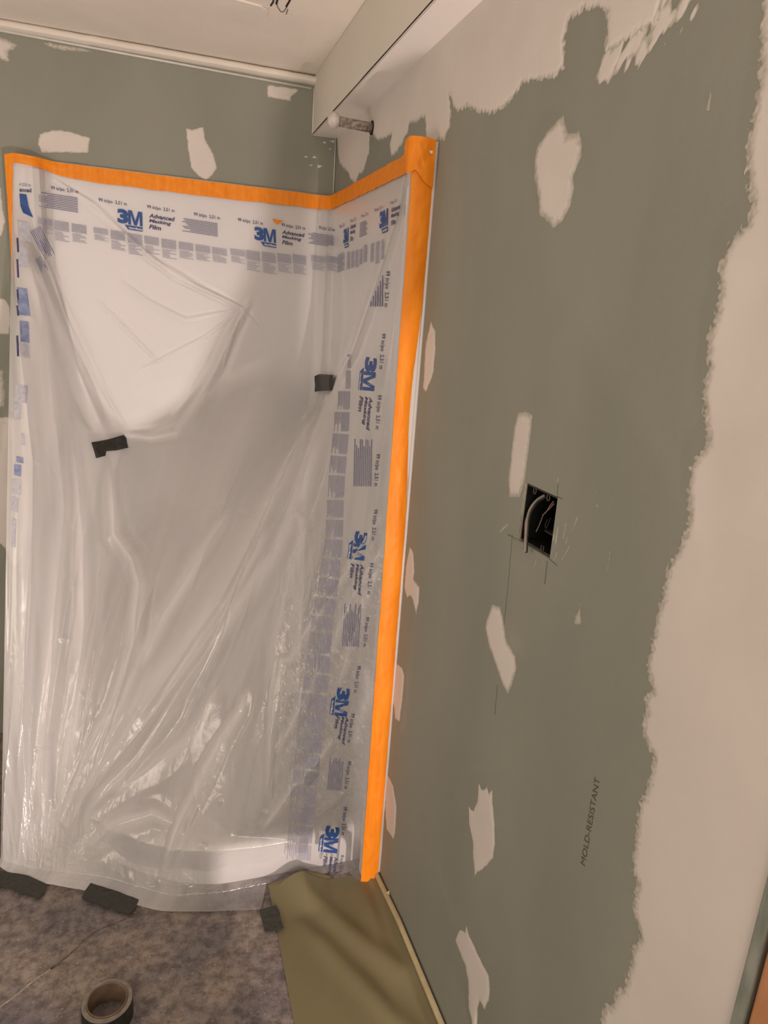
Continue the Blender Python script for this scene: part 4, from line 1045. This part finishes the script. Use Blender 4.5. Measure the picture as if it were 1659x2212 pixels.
film_tape([(196, 957), (230, 951), (266, 941), (272, 947), (274, 958), (277, 968), (252, 974), (228, 976), (226, 986), (206, 991), (202, 975)], 'long black tape piece on the film at left, lower of the two')
film_tape([(676, 812), (700, 809), (726, 811), (722, 828), (718, 843), (700, 846), (684, 847), (680, 830)], 'short squarish black tape piece on the film in the corner')

# ------------------------------------------------------------------ tape on the floor
def floor_tape(pts, z, label, lift=0.0):
    P = np.array([on_z(p, z) for p in pts])
    bm = bmesh.new(); vs = [bm.verts.new(p) for p in P]; f = bm.faces.new(vs)
    r = bmesh.ops.extrude_face_region(bm, geom=[f])
    for q in [e for e in r['geom'] if isinstance(e, bmesh.types.BMVert)]: q.co.z += .0012
    bmesh.ops.triangulate(bm, faces=bm.faces); bmesh.ops.subdivide_edges(bm, edges=bm.edges, cuts=3)
    for q in bm.verts: q.co.z += .0025 * abs(float(vnoise(q.co.x * 40, q.co.y * 40, 130)))
    o = bm_obj('duct_tape_strip', bm, M['grey_tape'], smooth=False); tag(o, label, 'tape', None); return o
floor_tape([(-60, 1868), (15, 1884), (62, 1893), (103, 1911), (97, 1926), (83, 1943), (30, 1924), (-60, 1899)], .007, 'leftmost charcoal duct tape strip holding the film to the floor')
floor_tape([(196, 1908), (248, 1925), (300, 1944), (292, 1962), (278, 1978), (226, 1959), (176, 1940), (184, 1925)], .007, 'middle charcoal duct tape strip beside the floor crack')
floor_tape([(597, 1956), (604, 1972), (607, 1990), (613, 2005), (590, 2012), (572, 2014), (566, 1990), (560, 1966)], .012, 'small charcoal duct tape piece on the corner of the olive paper')

# roll of tape
roll = thing('duct_tape_roll', 'roll of black duct tape lying flat on the concrete floor', 'tape roll', (-.714, -1.232, 0))
def lathe(name, prof, mat, root, seg=56, closed=True):
    V, F = [], []
    c = root.location
    for k in range(seg):
        a = 2 * math.pi * k / seg
        for r, z in prof: V.append((c[0] + r * math.cos(a), c[1] + r * math.sin(a), z))
    m_ = len(prof)
    for k in range(seg):
        j = (k + 1) % seg
        for i in range(m_ if closed else m_ - 1): F.append((k*m_+i, j*m_+i, j*m_+(i+1) % m_, k*m_+(i+1) % m_))
    return adopt(mesh_obj(name, V, F, mat, smooth=False), root)
lathe('tape_winding', [(.0545, .001), (.0545, .047), (.0535, .0485), (.0535, .001)], M['black_tape'], roll)
lathe('winding_side', [(.0432, .0475), (.0440, .0492), (.0470, .0486), (.0500, .0492), (.0535, .0487), (.0535, .002), (.0432, .002)], M['tape_side'], roll)
lathe('cardboard_core', [(.0400, .001), (.0400, .0515), (.0412, .0525), (.0432, .0515), (.0432, .001)], M['core'], roll)

# ------------------------------------------------------------------ olive paper on the floor
NA, NB = 70, 150
aa = np.linspace(0, 1, NA); bb = np.linspace(0, 1, NB)
yb = -.958 - bb ** 1.1 * 1.5
Pp = np.zeros((NA, NB, 3))
wallz = np.interp(yb, [-2.6, -1.48, -1.187, -1.0, -.958], [.10, .067, .052, .022, .014])
for j in range(NB):
    y = yb[j]
    # cross section: flat, then curls up the wall
    xk = [-.312, -.16, -.075, -.028, -.006]
    zk = [.0, .0, .0, wallz[j] * .25, wallz[j]]
    a = aa
    X = np.interp(a, [0, .45, .70, .87, 1], xk); Zz = np.interp(a, [0, .45, .70, .87, 1], zk)
    Pp[:, j, 0] = X; Pp[:, j, 1] = y; Pp[:, j, 2] = Zz
kern = np.hanning(9); kern /= kern.sum()
for j in range(NB):
    zc = np.concatenate([Pp[:1, j, 2].repeat(4), Pp[:, j, 2], Pp[-1:, j, 2].repeat(4)]); Pp[:, j, 2] = np.convolve(zc, kern, 'valid')
# the far end tents up against the curb
px_far = on_y((655, 1887), -.955); px_dip = on_y((775, 1922), -.960)
tent = np.interp(Pp[..., 0], [-.312, px_far[0], px_dip[0], -.03, -.006], [.006, px_far[2], px_dip[2], .025, .010])
ff = np.clip(1 - (-.958 - Pp[..., 1]) / .11, 0, 1)
Pp[..., 2] = np.maximum(Pp[..., 2], tent * ff ** 1.2) * 1.0
Xg, Yg = Pp[..., 0], Pp[..., 1]
wav = .013 * np.exp(-((Xg + .13 + (Yg + 1.14) * .62) / .035) ** 2) * np.clip((Yg + 1.5) / .2, 0, 1) + .010 * np.exp(-((Xg + .215 + (Yg + 1.14) * .5) / .03) ** 2) * np.clip((-Yg - 1.05) / .1, 0, 1)
wav += .012 * np.exp(-((Xg + .062) / .022) ** 2) * np.exp(-((Yg + 1.10) / .10) ** 2)
wav += .004 * np.abs(fbm(Xg * 7, Yg * 3.5, 140, 2))
Pp[..., 2] += wav * np.clip((Xg + .312) / .04, 0, 1) * np.clip((-.006 - Xg) / .02, 0, 1) + .0025
paper = thing('floor_paper', 'olive brown floor protection paper lying along the green right wall', 'floor paper', (-.16, -1.6, 0))
adopt(grid_obj('paper_sheet', Pp, M['paper']), paper)
# light folded edge running up the wall
edge_pts = [Pp[-1, j] + np.array([.001, 0, .002]) for j in range(0, NB, 3)]
e0 = np.array(edge_pts)
G = np.stack([e0 + np.array([-.0115, 0, -.004]), e0 + np.array([-.0125, 0, .004]), e0 + np.array([-.008, 0, .008]), e0 + np.array([-.001, 0, .006])])
o = grid_obj('folded_edge', G, M['paper_edge']); tag(o, 'pale rolled paper edge against the wall'); adopt(o, paper)
# turned-under far lip of the paper
lipn = 26
lx = np.linspace(-.312, -.02, lipn)
ztop = np.interp(lx, [-.312, px_far[0], px_dip[0], -.03], [.007, px_far[2], px_dip[2], .024]) + .002
L0 = np.stack([lx, np.full(lipn, -.9575), ztop], 1)
L1 = L0 + np.stack([0 * lx - .004, np.full(lipn, .016), np.interp(lx, [-.312, -.25, -.2, -.1, -.02], [-.002, -.004, .001, .008, .010])], 1)
o = grid_obj('turned_lip', np.stack([L0, (L0 + L1) / 2 + np.array([0, 0, .002]), L1]), M['paper_back']); tag(o, 'shaded underside of the folded paper lip'); adopt(o, paper)
# crumb of plaster on the wall edge of the paper
pc = thing('plaster_crumb', 'small yellowish plaster crumb wedged at the wall above the olive paper', 'debris', tuple(on_x((838, 1930), -.006)))
bm = bmesh.new(); bmesh.ops.create_icosphere(bm, subdivisions=2, radius=.005)
for q in bm.verts: q.co *= 1 + .5 * float(vnoise(q.co.x * 400, q.co.z * 400 + q.co.y * 200, 150))
bmesh.ops.scale(bm, vec=(1, .8, 1.6), verts=bm.verts)
o = bm_obj('crumb', bm, M['paper_edge'], pc, smooth=False)

# ------------------------------------------------------------------ floor details
patch([(-20, 2196), (60, 2130), (110, 2094), (150, 2062), (200, 2016), (245, 1995), (300, 1975), (300, 1980), (248, 2001), (205, 2024), (155, 2070), (118, 2100), (60, 2142), (-20, 2206)], 'F', cell=.0014, amp=.0016, ns=160, seed=160, height=.0002, mat='crack_dust', name='floor_crack', parent=floor) if False else None
def floor_strip(pts, w, mat, name):
    P = np.array([on_z(p, .0006) for p in pts]); P = np.array(smooth_pts(P, 60))
    t_ = np.gradient(P, axis=0); nn2 = np.stack([-t_[:, 1], t_[:, 0], 0 * t_[:, 0]], 1); nn2 /= np.linalg.norm(nn2, axis=1, keepdims=True)
    s = np.arange(60); ww = w * (.8 + .4 * vnoise(s * .6, s * 0, 161))[:, None]; j = nn2 * (.0012 * vnoise(s * .4, s * 0, 162))[:, None]
    return grid_obj(name, np.stack([P + j - nn2 * ww, P + j + nn2 * ww]), M[mat], floor)
M['crack_dust'] = noisy('crack_dirt', (.10, .075, .05), (.20, .16, .12), scale=90, rough=.9)
M['crack_lip'] = noisy('crack_lip', (.34, .29, .23), (.44, .38, .31), scale=90, rough=.9)
floor_strip([(110, 2094), (150, 2062), (200, 2016), (245, 1995), (300, 1972)], .0020, 'crack_dust', 'floor_crack')
floor_strip([(-20, 2190), (40, 2146), (80, 2112), (115, 2092)], .0035, 'crack_lip', 'floor_crack_lip')

# ------------------------------------------------------------------ unseen board added behind the camera, cut to shape the work lamp shadow
YO = -2.68
def shade_pt(P):
    P = np.array(P, float); k = (YO - LAMP[1]) / (P[1] - LAMP[1]); q = LAMP + (P - LAMP) * k; return q[0], q[2]
outline = [shade_pt(p) for p in ((.30, -.9, 2.30), (.04, -.80, 2.15), (-.015, -.79, 2.15), (-.045, -.72, 2.13), (-.075, -.54, 2.13), (-.13, 0, 2.30), (-.171, 0, 2.248), (-.197, 0, 2.107), (-.25, 0, 1.727), (-.279, 0, 1.603),
                                  (-.371, 0, 1.267)) + tuple(tuple(on_y(p, y_)) for p, y_ in (((420, 985), -.06), ((358, 1065), -.12), ((268, 1165), -.25), ((222, 1400), -.50), ((205, 1600), -.62), ((150, 1790), -.74))) + ((-.90, -.93, .0),)]
xl_ = outline[-1][0]
outline += [(xl_, 0.0), shade_pt((-.52, -.95, .13))[:1] + (0.0,), shade_pt((-.52, -.95, .13)), shade_pt((-.45, -.9, .135))]
_zb = outline[-1][1]
outline += [(-.0640, _zb), (-.0625, .655), (-.0490, .690), (-.0470, _zb), (shade_pt((.45, -.9, .135))[0], _zb)]
n = len(outline)
V = [(x, YO, z) for x, z in outline] + [(x, YO - .0125, z) for x, z in outline]
bm = bmesh.new(); vs = [bm.verts.new(p) for p in V]
f1 = bm.faces.new(vs[:n]); f2 = bm.faces.new(vs[n:][::-1])
for k in range(n): bm.faces.new((vs[k], vs[(k+1) % n], vs[n+(k+1) % n], vs[n+k]))
bmesh.ops.triangulate(bm, faces=[f1, f2])
o = bm_obj('drywall_offcut', bm, M['drywall']); tag(o, 'rough drywall offcut standing in front of the work lamp behind the camera', 'board')
